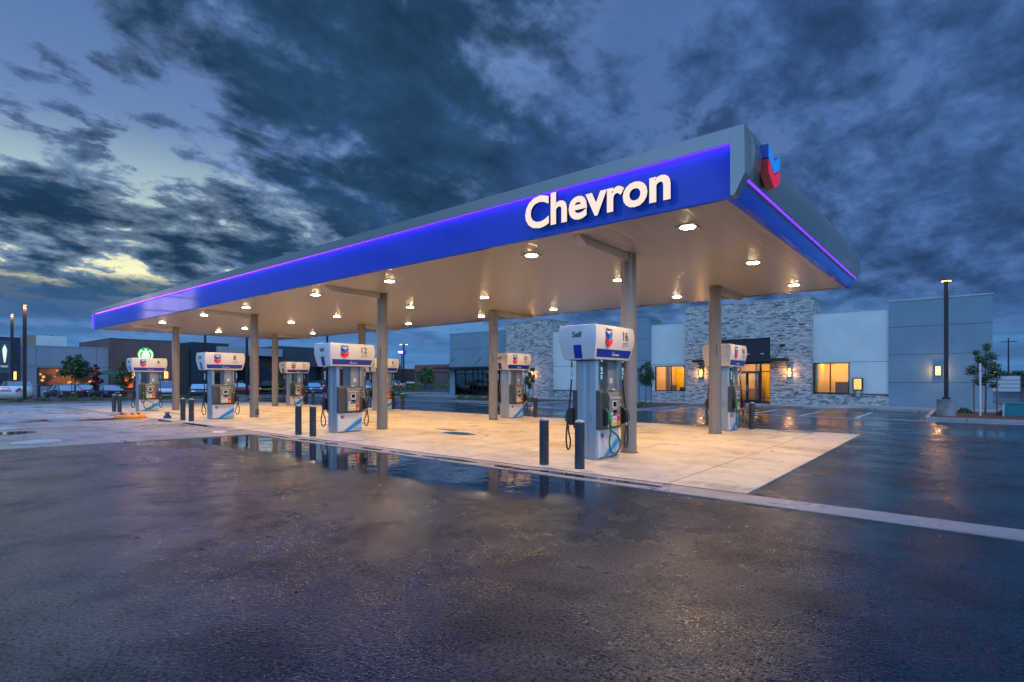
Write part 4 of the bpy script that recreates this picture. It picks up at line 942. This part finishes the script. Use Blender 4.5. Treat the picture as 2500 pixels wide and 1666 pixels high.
# ------------------------------------------------------------------ CARS
def make_car(paint,kind='sedan',rear=False):
    r=thing('parked_car','','car'); Lh,W=2.02,.80
    if kind=='sedan': zs=[(-2.02,.50,.72),(-1.9,.40,.78),(-1.2,.74,.80),(0,.72,.80),(1.0,.70,.80),(1.75,.60,.78),(2.0,.45,.66)]; top=1.20; cab=[(-1.55,.72),(-.95,1.12),(-.35,1.20),(.25,1.18),(1.05,.74)]
    elif kind=='suv': zs=[(-2.0,.70,.74),(-1.9,.80,.80),(-1.2,.86,.82),(0,.84,.82),(1.0,.84,.82),(1.75,.76,.80),(2.0,.55,.70)]; top=1.46; cab=[(-1.92,.82),(-1.62,1.36),(-.6,1.48),(.25,1.44),(1.0,.86)]
    else: zs=[(-2.4,.82,.76),(-2.35,.84,.80),(-1.2,.84,.82),(0,.84,.82),(1.0,.86,.82),(1.75,.82,.80),(2.0,.6,.74)]; top=1.5; cab=[(-1.0,.86),(-.85,1.42),(-.3,1.5),(.45,1.46),(1.05,.88)]
    b=MB(); rings=[]
    for x,zt,w in zs:
        rings.append([(x,s*yy,z) for s,yy,z in ((1,w*.92,.20),(1,w,.34),(1,w,.52 if zt>.55 else zt*.8),(1,w*.95,zt-.03),(1,w*.75,zt),(-1,w*.75,zt),(-1,w*.95,zt-.03),(-1,w,.52 if zt>.55 else zt*.8),(-1,w,.34),(-1,w*.92,.20))])
    if kind=='sedan':
        rings[0]=[(p[0],p[1],p[2] if p[2]<.5 else p[2]+.16) for p in rings[0]]; rings[1]=[(p[0],p[1],p[2] if p[2]<.35 else p[2]+.30) for p in rings[1]]
    loft(b,rings,paint)
    # cabin pillars & roof
    rg=[]
    for x,z in cab:
        k=(z-.72)/(top-.72); wb=.76-.16*max(0,k); rg.append((x,z,wb))
    vs=[];n=len(rg)
    for x,z,wb in rg: vs+=[(x,wb,z),(x,-wb,z)]
    b.add(vs,[(2*i,2*i+1,2*i+3,2*i+2) for i in (1,2)],paint)
    b.build('body',r,smooth=True)
    b=MB(); x0=cab[0][0];x1=cab[-1][0];zb=cab[0][1]
    base=[(x0,.75,zb-.04),(x1,.75,zb-.04),(x1,-.75,zb-.04),(x0,-.75,zb-.04)]
    b.add(vs,[(0,1,3,2),(2*(n-2),2*(n-2)+1,2*n-1,2*n-2)],M['cglass'])
    for s in (0,1):
        b.add([vs[2*i+s] for i in range(n)],[tuple(range(n)) if s else tuple(range(n-1,-1,-1))],M['cglass'])
    g_=b.build('windows',r)
    b=MB()
    for s in (0,1):
        for i in (1,3): 
            p=Vector(vs[2*i+s]); q=Vector(vs[2*(i+1)+s] if i==3 else vs[2*(i-1)+s]); sg_=1 if s==0 else -1
            b.tube([p+Vector((0,sg_*.008,0)),q+Vector((0,sg_*.008,0))],.03,paint,5)
        m=Vector(vs[2*2+s]); sg_=1 if s==0 else -1; b.tube([m+Vector((0,sg_*.005,0)),(m.x,sg_*.77,zb)],.03,M['black'],5)
    b.build('pillar',g_)
    for x in (-1.25,1.3):
        for s in (-1,1):
            b=MB(); b.lathe((x,s*.70,.29),[(.24,-.09),(.29,-.07),(.29,.07),(.24,.09)],M['tyre'],18,'y'); w=b.build('wheel',r)
            b=MB(); b.lathe((x,s*.80,.29),[(.18,-.02),(.17,.0)] if s>0 else [(.17,0),(.18,.02)],M['rim'],14,'y'); b.build('rim',w)
    xe=zs[0][0]; zt=.80 if kind=='sedan' else .9
    for s in (-1,1):
        b=MB(); b.box(xe-.02,xe+.12,s*.62-.13,s*.62+.13,zt-.20,zt-.07,M['ctailon'] if rear else M['ctail']); b.build('taillight',r)
        b=MB(); b.box(1.86,2.01,s*.56-.14,s*.56+.14,.52 if kind=='sedan' else .62,.61 if kind=='sedan' else .72,M['chead']); b.build('headlight',r)
    b=MB(); b.box(xe-.045,xe-.0,-.17,.17,.48,.58,M['white']); b.build('number_plate',r)
    b=MB(); b.box(1.95,2.03,-.5,.5,.30,.46,M['black']); b.build('grille',r)
    b=MB(); b.box(xe-.03,xe+.05,-.70,.70,.22,.40,M['dgrey']); b.build('bumper',r)
    return r
CP=lambda n,c: mat(n,c,.18,.3,.02,spec=.8)
cars=[
 ('suv',CP('paint_pearl',(.45,.45,.47)),-60.0,8.6,183,0,'pale hatchback roof showing behind the white gas tank'),
 ('sedan',CP('paint_navy',(.05,.055,.10)),-57.6,11.3,187,0,'dark navy sedan seen from behind, left of the two sedans facing the coffee shop'),
 ('sedan',CP('paint_darkblue',(.03,.05,.08)),-56.2,13.9,187,0,'black sedan seen from behind, parked left of the bollards of pump 4'),
 ('sedan',CP('paint_black',(.01,.012,.016)),-61.4,13.4,187,0,'black car partly hidden between the two dark sedans'),
 ('suv',CP('paint_white',(.62,.66,.70)),-56.0,18.1,-10,0,'white car facing the road between pump 4 and the column'),
 ('sedan',CP('paint_graphite',(.03,.035,.045)),-54.6,20.6,-18,0,'dark grey sedan facing the road, left of pump 8'),
 ('sedan',CP('paint_red',(.35,.02,.03)),-64.5,28.9,60,0,'dark red sedan seen from its side, right of pump 8'),
 ('suv',CP('paint_black2',(.012,.013,.016)),-69.0,34.3,187,0,'black car in front of the brick shop front'),
 ('suv',CP('paint_paleblue',(.35,.42,.50)),-68.6,36.3,187,0,'pale blue car parked left of pump 2'),
 ('sedan',CP('paint_teal',(.05,.11,.16)),-60.0,35.3,-22,0,'blue grey sedan facing the road, right of pump 2'),
 ('suv',CP('paint_steel',(.15,.18,.22)),-69.5,41.2,200,1,'grey estate car with lit brake lights behind the blue grey sedan'),
 ('suv',CP('paint_white2',(.66,.68,.72)),-62.2,43.9,-10,0,'white pickup style car between the columns beside pump 12'),
 ('suv',CP('paint_silver',(.30,.31,.34)),-80.5,62.5,190,1,'small far car with red tail lights right of pump 6'),
]
for kind,pt,x,y,rz,rear,lb in cars:
    c=make_car(pt,kind,bool(rear)); c.location=(x,y,0); c.rotation_euler=(0,0,R(rz)); c['label']=lb; c['group']='cars in the far parking lot'
# ------------------------------------------------------------------ LAMP POSTS
def lamp_post(x,y,h,label,base=0,r=.06,double=False,conc=None,on=6,grp='parking lot lamp posts'):
    t=thing('lamp_post',label,'lamp post',(x,y,0),grp)
    z0=.0
    if conc:
        b=MB(); b.cyl((x,y),conc[0],0.05,conc[1],M['kerb'],28); b.build('concrete_base',t,smooth=True,bevel=.01); z0=conc[1]
        b=MB(); b.box(x-.14,x+.14,y-.14,y+.14,z0+.001,z0+.08,M['polep']); b.build('base_plate',t)
    b=MB(); b.box(x-r,x+r,y-r,y+r,z0,h-.05,M['polep']); b.build('pole',t)
    for s in ((-1,1) if double else (0,)):
        dx,dy=.5*s*.77,.5*s*.64
        b=MB(); b.box(x+dx-.20,x+dx+.20,y+dy-.12,y+dy+.12,h-.05,h,M['polep']); hd=b.build('lamp_head',t)
        b=MB(); b.box(x+dx-.16,x+dx+.16,y+dy-.09,y+dy+.09,h-.075,h-.052,emis('street_lamp_glow' if not double else 'white_lamp_glow',(1,.50,.13) if not double else (1,.93,.75),7 if not double else 12)); b.build('lamp_glass',hd)
        if not double:
            ll=bpy.data.lights.get('street_beam') or bpy.data.lights.new('street_beam','SPOT'); ll.energy=260; ll.spot_size=R(150); ll.spot_blend=1; ll.color=(1,.58,.25); ll.shadow_soft_size=.05
            lo_=bpy.data.objects.new('street_beam',ll); col.objects.link(lo_); lo_.location=(x+dx+.22,y+dy,h-.10)
lamp_post(-.66,29.07,5.75,'tall dark lamp post on a round concrete base in front of the blue end wall',r=.075,conc=(.325,.78))
lamp_post(-52.3,8.05,7.0,'taller dark lamp post behind the white gas tank',r=.10)
lamp_post(-66.0,9.3,7.5,'lamp post at the far left in front of the coffee shop tower',r=.10)
lamp_post(-69.4,26.84,9.2,'thin pole rising behind the dark teal block, above pump 8',r=.10)
lamp_post(-57.0,26.06,8.5,'thin pole rising beside the wide column right of pump 8',r=.09)
lamp_post(-58.3,36.07,8.5,'thin pole rising behind the header of pump 12',r=.09)
lamp_post(-73.64,60.04,7.6,'distant double headed lamp post on a white base, beside the blue pole sign',r=.09,double=True,conc=(.34,1.0))
# blue pole sign
t=thing('pole_sign','small blue motel style pole sign with white lettering above the dark tree','sign',(-89.4,72.4,0))
b=MB(); b.cyl((-89.4,72.4),.12,0,7.2,M['polep'],10); b.build('pole',t)
b=MB(); 
def facing(mb,cx,cy,w,z0,z1,mt,d=.2,ang=39.65):
    a=R(ang); u=Vector((math.cos(a),math.sin(a),0)); n=Vector((math.sin(a),-math.cos(a),0)); c=Vector((cx,cy,0))
    v=[]
    for dd in (0,d):
        for s,z in ((-1,z0),(1,z0),(1,z1),(-1,z1)): p=c+u*s*w/2+n*dd; v.append((p.x,p.y,z))
    mb.add(v,[(4,5,6,7),(3,2,1,0),(0,1,5,4),(1,2,6,5),(2,3,7,6),(3,0,4,7)],mt)
facing(b,-89.4,72.4,1.85,6.7,7.6,emis('blue_sign_lit',(.03,.02,.55),.7)); p=b.build('sign_board',t)
b=MB(); facing(b,-89.3,72.0,1.1,7.25,7.42,emis('white_sign_lit',(1,.75,.9),1.6),.05); facing(b,-89.3,72.0,1.05,6.95,7.12,MC['white_sign_lit'],.05); b.build('lettering',p)
# ------------------------------------------------------------------ SMALL THINGS
t=thing('gas_tank','white horizontal gas tank with red no smoking lettering at the left edge','tank',(-53.4,6.9,0))
b=MB(); prof=[(.03,-3.2),(.28,-3.12),(.42,-2.95),(.485,-2.65),(.485,1.25),(.45,1.5),(.34,1.68),(.18,1.78),(.03,1.8)]
b.lathe((-53.4,6.9,.63),prof,M['tank'],28,'y'); tk=b.build('vessel',t,smooth=True)
b=MB()
put_text(b,'NO SMOKING',.25,(-52.93,6.45,.72),'x+',M['cred1'],depth=.01,offset=.006,fit=1.9)
put_text(b,'FLAMMABLE GAS',.15,(-52.97,6.45,.97),'x+',M['cred1'],depth=.01,fit=1.8)
for dy,dz,m_ in ((0,.12,'cred2'),(-.13,0,'cblue2'),(.13,0,'yellow'),(0,-.12,'white')): poly_on(b,[(-.12,0),(0,-.12),(.12,0),(0,.12)],'x+',(-52.905,7.85+dy,.78+dz),M[m_],.008)
b.build('lettering',tk)
for y in (5.2,7.6):
    b=MB(); b.box(-53.7,-53.1,y-.12,y+.12,.12,.30,M['kerb']); b.build('saddle',t)

for k,(x,y,lb) in enumerate(((-51.9,6.55,'dark post standing in front of the white gas tank'),(-51.9,8.75,'dark teal post at the right end of the white gas tank'))):
    b=MB(); b.cyl((x,y),.105,.12,1.12+.1*k,M['bollard'],16); b.cyl((x,y),.112,1.121+.1*k,1.14+.1*k,M['bolcap'],16)
    o=b.build('bollard',smooth=True); tag(o,lb,'bollard','posts guarding the gas tank')
# manhole lids
def lid(cx,cy,r,z0,z1,label,mt,name='manhole_cover'):
    b=MB(); b.lathe((cx,cy,z0),[(r,0),(r,(z1-z0)*.8),(r*.97,z1-z0)],mt,40); b.lathe((cx,cy,z1+.001),[(r*.8,0),(r*.79,.006)],mt,40)
    o=b.build(name,smooth=True); tag(o,label,'manhole cover','round covers on the tank pad'); return o
lid(-27.6,4.0,.92,.013,.10,'round raised metal lid at the left edge of the picture, farthest row',M['steelp'])
lid(-26.75,5.45,.72,.013,.09,'round raised metal lid left of the orange spill cover',M['steelp'])
lid(-18.3,3.05,.52,.012,.022,'flat pale round lid nearest the dark asphalt on the left',M['paledisc'])
lid(-18.05,6.65,.50,.012,.020,'flat grey round lid in the middle of the concrete pad',M['steelp'])
lid(-24.0,3.1,.5,.012,.020,'flat pale round lid at the left edge behind the open hole',M['paledisc'])
lid(-17.45,7.15,.20,.012,.018,'small round lid near the gutter',M['tank'])
def hole(cx,cy,r,label,rust=False):
    b=MB(); b.lathe((cx,cy,.0125),[(r,0),(r,.006),(r*.96,.008)],M['rust'] if rust else M['dgrey'],36); b.lathe((cx,cy,.021),[(r*.9,0),(r*.89,.0015)],M['screen'],36); o=b.build('tank_opening'); tag(o,label,'opening','open tank sumps')
hole(-26.35,6.45,.62,'dark open round sump between the raised lid and the orange cover'); hole(-21.75,3.0,.62,'dark open sump with a rusty rim at the left edge',True)
t=thing('spill_cover','low round orange spill cover lying on the concrete pad','cover',(-26.6,7.4,.012)); b=MB(); b.lathe((-26.6,7.4,.012),[(.55,0),(.56,.05),(.50,.12),(.35,.15),(.33,.15)],M['orange'],28)
b.build('rim',t,smooth=True)
b=MB()
for k in range(7): a=k*.9; b.box(-26.6+.3*math.cos(a)-.06,-26.6+.3*math.cos(a)+.06,7.4+.3*math.sin(a)-.04,7.4+.3*math.sin(a)+.04,.15,.19+.02*(k%3),M['rubber' if k%2 else 'orange'])
b.build('clip',t)
t=thing('blue_valve','small blue valve lying beside the left bollard of pump 8','valve',(-25.2,8.3,.0)); b=MB(); b.lathe((-25.2,8.3,.016),[(.14,0),(.14,.09),(.08,.13),(.07,.2),(.11,.21),(.09,.25),(.03,.27)],mat('valve_blue',(.015,.06,.2),.4,0,.2),14); b.build('body',t,smooth=True)
b=MB(); b.tube([(-25.1,8.3,.25),(-24.3,8.45,.22)],.02,M['steelp'],6); b.build('rod',t)
t=thing('delineator','red traffic delineator on a black foot, right of the far red car','cone',(-44.3,20.6,0)); b=MB(); b.lathe((-44.3,20.6,.05),[(.12,0),(.07,.85),(.05,.92)],mat('delineator_red',(.75,.03,.02),.5,0,.1),12); b.build('tube',t,smooth=True); b=MB(); b.box(-44.6,-44.0,20.3,20.9,0,.05,M['rubber']); b.build('foot',t)
t=thing('caution_tape','yellow caution tape strung behind the far columns','tape',(-44.2,22,0)); b=MB()
pts=[(-44.25,20.75,.86),(-44.6,21.9,.80),(-45,23.2,.83),(-45.4,24.4,.86)]
for i in range(3):
    a,c_=pts[i],pts[i+1]; b.add([(a[0],a[1],a[2]-.03),(c_[0],c_[1],c_[2]-.03),(c_[0],c_[1],c_[2]+.03),(a[0],a[1],a[2]+.03),(a[0]-.004,a[1],a[2]-.03),(c_[0]-.004,c_[1],c_[2]-.03),(c_[0]-.004,c_[1],c_[2]+.03),(a[0]-.004,a[1],a[2]+.03)],[(0,1,2,3),(7,6,5,4),(3,2,6,7),(0,4,5,1)],M['tape'])
b.build('ribbon',t)
b=MB(); b.cyl((-45.42,24.42),.03,0,.9,M['polep'],8); b.build('stake',t)
t=thing('transformer_box','low teal louvred box in the bark bed at the right edge','box',(2.2,30.3,0))
b=MB(); b.box(1.15,3.6,30.0,30.9,.1,.62,M['trbox']); b.build('cabinet',t,bevel=.01)
b=MB(); b.box(1.12,3.63,29.97,30.93,.621,.66,M['trbox']); b.box(1.12,1.18,29.97,30.0,.1,.62,mat('pale_trim',(.3,.5,.5),.5,0,.05))
for k in range(24): b.box(1.2+k*.1,1.23+k*.1,29.985,29.999,.14,.60,M['trbox'])
b.build('louvre',t)
b=MB(); b.cyl((.43,29.98),.035,.1,2.25,M['lgrey'],12); b.lathe((.43,29.98,2.2505),[(.035,0),(.02,.02)],M['lgrey'],12); o=b.build('marker_post',smooth=True); tag(o,'slim pale post between the lamp base and the teal box','post')
t=thing('sign_board','blank white panelled sign board beyond the blue end wall','sign',(2.7,67,0)); b=MB(); 
b.box(1.7,3.7,66.9,67.1,.5,1.95,M['white']); b.build('board',t)
b=MB()
for z in (.5,.85,1.2,1.55,1.95): b.box(1.68,3.72,66.88,66.899,z-.02,z+.02,M['rust'])
b.box(1.6,1.68,66.85,67.15,0,2.0,M['rust']); b.box(3.72,3.8,66.85,67.15,0,2.0,M['rust']); b.build('frame',t)
for k,(x,y,h) in enumerate(((6.5,150,10),(15.5,160,11),(.9,120,9.5))):
    t=thing('utility_pole',('distant timber utility pole just right of the blue end wall','distant utility pole near the right edge of the picture','distant utility pole hidden by the wall corner')[k],'utility pole',(x,y,0),'far utility poles')
    b=MB(); b.cyl((x,y),.16,0,h,M['polep'],8,.11); b.build('pole',t); b=MB(); b.box(x-1.3,x+1.3,y-.06,y+.06,h-.8,h-.65,M['polep']); b.build('crossarm',t)
tree('broad_tree','far bushy tree at the right edge beyond the sign board',11.5,90,4.6,4.5,.4,M['leafo'],1500,.2,.12,0,'far trees')
tree('broad_tree','low far tree row behind the sign board',7,130,3.2,6,.2,M['leafd'],1200,.25,.12,0,'far trees')
b=MB(); b.box(-90,-84,150,152,0,.1,M['soil']); b.v=[];b.f=[];b.mi=[]
# far tree line as one mass
b=MB(); bl=[]
for k in range(80):
    a=R(-50+k*1.9); d=random.uniform(240,300)
    bl.append((d*math.sin(a-R(35)),d*math.cos(a-R(35)),random.uniform(.5,3.2),random.uniform(3,5)))
leaf_cloud(b,M['leafd'],bl,9000,1.3); o=b.build('treeline'); struct(o,'stuff')
t=thing('price_sign','tall white lit sign mirrored in the far left end of the blue canopy edge','sign',(-51.5,-.3,0))
b=MB(); facing(b,-51.5,-.3,3.6,6.4,9.4,emis('price_panel_lit',(.85,.70,.85),2.2),.3,108.5); pb_=b.build('sign_board',t)
b=MB(); 
for z in (7.3,8.5): facing(b,-51.2,-.2,3.6,z-.04,z+.04,M['black'],.05,108.5)
facing(b,-51.1,.7,.10,6.4,9.4,M['black'],.05,108.5); facing(b,-51.2,-1.6,.10,6.4,9.4,M['black'],.05,108.5)
b.build('divider_bar',pb_)
vs,fs=text_mesh('CHEVRON',.55,.02,.01); a_=R(108.5); tb_=MB(); tb_.add([(-51.15+v.x*math.cos(a_)+ .12*math.sin(a_),-.25+v.x*math.sin(a_)-.12*math.cos(a_),8.75+v.y) for v in vs],fs,M['print']); tb_.build('lettering',pb_)
b=MB(); b.cyl((-51.9,.6),.15,0,6.4,M['steelp'],12); b.cyl((-51.6,-1.2),.15,0,6.4,M['steelp'],12); b.build('pole',t)
mlb=thing('mailbox_stand','row of white mailboxes on two dark legs among the far shrubs','mailbox',(-70,58.5,0)); b=MB(); facing(b,-70,58.5,1.3,1.0,1.25,M['white'],.3); b.build('box_row',mlb); b=MB()
for s in (-.4,.4): b.cyl((-70+s*.77,58.5+s*.64),.06,0,1.0,M['black'],8)
b.build('leg',mlb)

# ------------------------------------------------------------------ WORLD
w=bpy.data.worlds.new('World'); sc.world=w; w.use_nodes=True; nt=w.node_tree; nt.nodes.clear()
out=N(nt,'ShaderNodeOutputWorld'); bg=N(nt,'ShaderNodeBackground'); L(nt,bg.outputs[0],out.inputs[0])
tc=N(nt,'ShaderNodeTexCoord'); D=tc.outputs['Generated']; s=N(nt,'ShaderNodeSeparateXYZ'); L(nt,D,s.inputs[0])
el=math_(nt,'MAXIMUM',s.outputs[2],0)
def gauss(dirv,inner,outer):
    v=Vector(dirv).normalized()
    n=N(nt,'ShaderNodeVectorMath',operation='DOT_PRODUCT'); L(nt,D,n.inputs[0]); n.inputs[1].default_value=v
    return mapr(nt,n.outputs['Value'],math.cos(R(outer)),math.cos(R(inner)),0,1,True)
def vadd(a,b_): return math_(nt,'ADD',a,b_)
def vmul(a,b_): return math_(nt,'MULTIPLY',a,b_)
def vmax(*a):
    r=a[0]
    for x in a[1:]: r=math_(nt,'MAXIMUM',r,x)
    return r
inv=math_(nt,'DIVIDE',1,math_(nt,'ADD',el,.30))
P=N(nt,'ShaderNodeVectorMath',operation='SCALE'); L(nt,D,P.inputs[0]); L(nt,inv,P.inputs['Scale']); PP=P.outputs[0]
mpx=N(nt,'ShaderNodeMapping'); mpx.inputs['Rotation'].default_value=(0,0,R(25)); mpx.inputs['Scale'].default_value=(1.25,.8,.6); L(nt,PP,mpx.inputs[0]); PS=mpx.outputs[0]
base=ramp(nt,[(0,(.075,.24,.55)),(.06,(.10,.27,.60)),(.16,(.15,.27,.48)),(.30,(.17,.28,.50)),(.42,(.110,.215,.44)),(.55,(.07,.155,.38)),(1,(.06,.13,.32))],s.outputs[2]).outputs[0]
sky=N(nt,'ShaderNodeTexSky',sky_type='NISHITA',sun_disc=False); sky.sun_elevation=R(1.5); sky.sun_rotation=R(-76)
nb=mixc(nt,1.0,base,mixc(nt,1,sky.outputs[0],(.006,.006,.006),'MULTIPLY'),'ADD')
n1=noise(nt,PS,2.0,8,.56,.35); n2=noise(nt,PS,5.2,8,.60,.25); n3=noise(nt,PP,14,6,.6,.2); n0=noise(nt,PP,.45,3,.5)
dens=vadd(vadd(vmul(n1,.44),vmul(n2,.38)),vadd(vmul(n3,.15),vmul(n0,.07)))
big=vmax(gauss((-.70,.54,.46),5,21),gauss((-.66,.655,.36),6,15),gauss((-.74,.58,.30),3,11),gauss((-.60,.60,.53),4,15),vmul(gauss((-.76,.52,.30),3,14),1.0),vmul(gauss((-.79,.42,.46),3,13),.6),vmul(gauss((-.85,.31,.47),2,10),.62),vmul(gauss((-.955,.10,.285),2,8),.35))
rightc=vmax(gauss((-.05,.95,.33),12,30),vmul(gauss((-.32,.86,.36),5,20),.95),vmul(gauss((-.50,.82,.25),3,14),1.0))
leftc=vmax(gauss((-.955,.10,.29),3,9),gauss((-.945,.21,.25),3,10),gauss((-.90,.37,.225),4,13),gauss((-.955,.255,.14),4,10))
clearL=vmax(gauss((-.89,.10,.44),5,12),gauss((-.88,.25,.40),2,7)); clearL2=gauss((-.895,.30,.33),1,8); glowgap=gauss((-.925,.33,.195),1,8); gg2=gauss((-.97,.15,.19),1,5)
gapc=gauss((-.46,.71,.55),2,12); gap2=gauss((-.835,.44,.24),1,6)
bias=vadd(vadd(vmul(big,.175),vmul(rightc,.085)),vadd(vmul(leftc,.022),vadd(vmul(clearL,-.075),vadd(vmul(clearL2,-.07),vadd(vmul(gapc,-.04),vadd(vmul(glowgap,-.015),vmul(gap2,-.03)))))))
n4=noise(nt,PS,7.5,7,.6,.3)
lm=vmax(gauss((-.95,.15,.27),6,22),gauss((-.90,.37,.22),6,18))
dd=vadd(vadd(vadd(vmul(vadd(dens,-.52),1.3),.52),bias),vmul(lm,vmul(vadd(n4,-.5),.55)))
cov=mapr(nt,dd,.505,.57,0,1,True)
thick=mapr(nt,dd,.52,.70,0,1,True)
glow=vmul(vmax(gauss((-.925,.31,.19),5,20),gauss((-.96,.15,.19),4,15)),vmul(mapr(nt,s.outputs[2],.38,.22,0,1,True),mapr(nt,s.outputs[2],.085,.125,0,1,True)))
rim=mixc(nt,vmul(glow,.7),mixc(nt,rightc,(.10,.175,.36),(.055,.125,.30)),(.20,.28,.36))
ccol=mixc(nt,thick,rim,mixc(nt,rightc,(.019,.058,.130),(.033,.083,.21)))
fine=vmul(mapr(nt,n2,.36,.66,1.42,.70),mapr(nt,n3,.35,.65,1.12,.90))
ccs=N(nt,'ShaderNodeVectorMath',operation='SCALE'); L(nt,ccol,ccs.inputs[0]); L(nt,fine,ccs.inputs['Scale'])
hot=mapr(nt,dd,.48,.585,1,0,True)
gcol=mixc(nt,mapr(nt,s.outputs[2],.13,.27,1,0,True),(.50,.66,.62),(1.05,1.0,.58))
skc=mixc(nt,glow,mixc(nt,vmul(rightc,.8),nb,(.075,.15,.36)),mixc(nt,hot,(.26,.38,.50),gcol))
skyc=mixc(nt,cov,skc,ccs.outputs[0])
# dark low bank on the left, clear blue band along the horizon
zn=vadd(s.outputs[2],vmul(vadd(n2,-.5),.06))
bank=vmul(gauss((-.985,.17,.08),4,17),vmul(mapr(nt,zn,.06,.10,0,1,True),mapr(nt,zn,.135,.155,1,0,True)))
skyc=mixc(nt,vmul(bank,.93),skyc,(.022,.078,.165))
hz=mapr(nt,vadd(s.outputs[2],vmul(vadd(n1,-.5),.08)),.05,.15,1,0,True)
hn=N(nt,'ShaderNodeMapping'); hn.inputs['Scale'].default_value=(2,2,26); L(nt,D,hn.inputs[0])
hcol=mixc(nt,mapr(nt,noise(nt,hn.outputs[0],1.6,6,.6,.3),.38,.62,0,1),(.085,.26,.58),(.055,.155,.36))
skyc=mixc(nt,vmul(hz,mixf if False else .88),skyc,hcol)
# unseen sky behind and above the camera boosted to light walls and ground
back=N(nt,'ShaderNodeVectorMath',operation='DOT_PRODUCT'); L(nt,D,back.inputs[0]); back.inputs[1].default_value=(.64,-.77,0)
bb=mapr(nt,back.outputs['Value'],-.1,.8,1,5.2,True); zz=vadd(mapr(nt,s.outputs[2],.55,.9,1,2.0,True),vmul(vmul(gauss((-.72,.0,.70),10,38),mapr(nt,s.outputs[2],.55,.66,0,1,True)),4.5))  # includes an added bright patch of unseen upper-left sky for the ground sheen
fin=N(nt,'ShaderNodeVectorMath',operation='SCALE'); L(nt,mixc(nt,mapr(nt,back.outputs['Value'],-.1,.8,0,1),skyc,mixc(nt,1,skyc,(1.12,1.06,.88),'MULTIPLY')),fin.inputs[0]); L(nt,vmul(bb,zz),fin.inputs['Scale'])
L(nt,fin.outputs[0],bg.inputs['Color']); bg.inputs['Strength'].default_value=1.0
# ------------------------------------------------------------------ SUN (already behind cloud: soft, weak)
sl=bpy.data.lights.new('sun','SUN'); sl.energy=.04; sl.angle=R(25); sl.color=(1,.86,.72)
so=bpy.data.objects.new('sun',sl); col.objects.link(so)
so.rotation_euler=Vector((.95,-.26,-.30)).to_track_quat('-Z','Y').to_euler()
# ------------------------------------------------------------------ CAMERA
cd=bpy.data.cameras.new('camera'); co=bpy.data.objects.new('camera',cd); col.objects.link(co); sc.camera=co
co.location=(0,0,1.6); co.rotation_euler=(R(90),0,.692); cd.sensor_width=36; cd.lens=36*1340/2500; cd.shift_y=(927-833)/2500; cd.clip_start=.05; cd.clip_end=4000
# drop the stray bollard copy made above
for o in [o for o in col.objects if o.get('label')=='' and o.type=='EMPTY']:
    for c in list(o.children): bpy.data.objects.remove(c)
    bpy.data.objects.remove(o)
sc.view_settings.view_transform='Standard'; sc.view_settings.look='None'; sc.view_settings.exposure=0; sc.view_settings.gamma=1
sc.cycles.use_denoising=True; sc.cycles.max_bounces=8; sc.cycles.diffuse_bounces=3; sc.cycles.glossy_bounces=4; sc.cycles.transparent_max_bounces=12
sc.cycles.sample_clamp_indirect=6; sc.cycles.caustics_reflective=False; sc.cycles.caustics_refractive=False
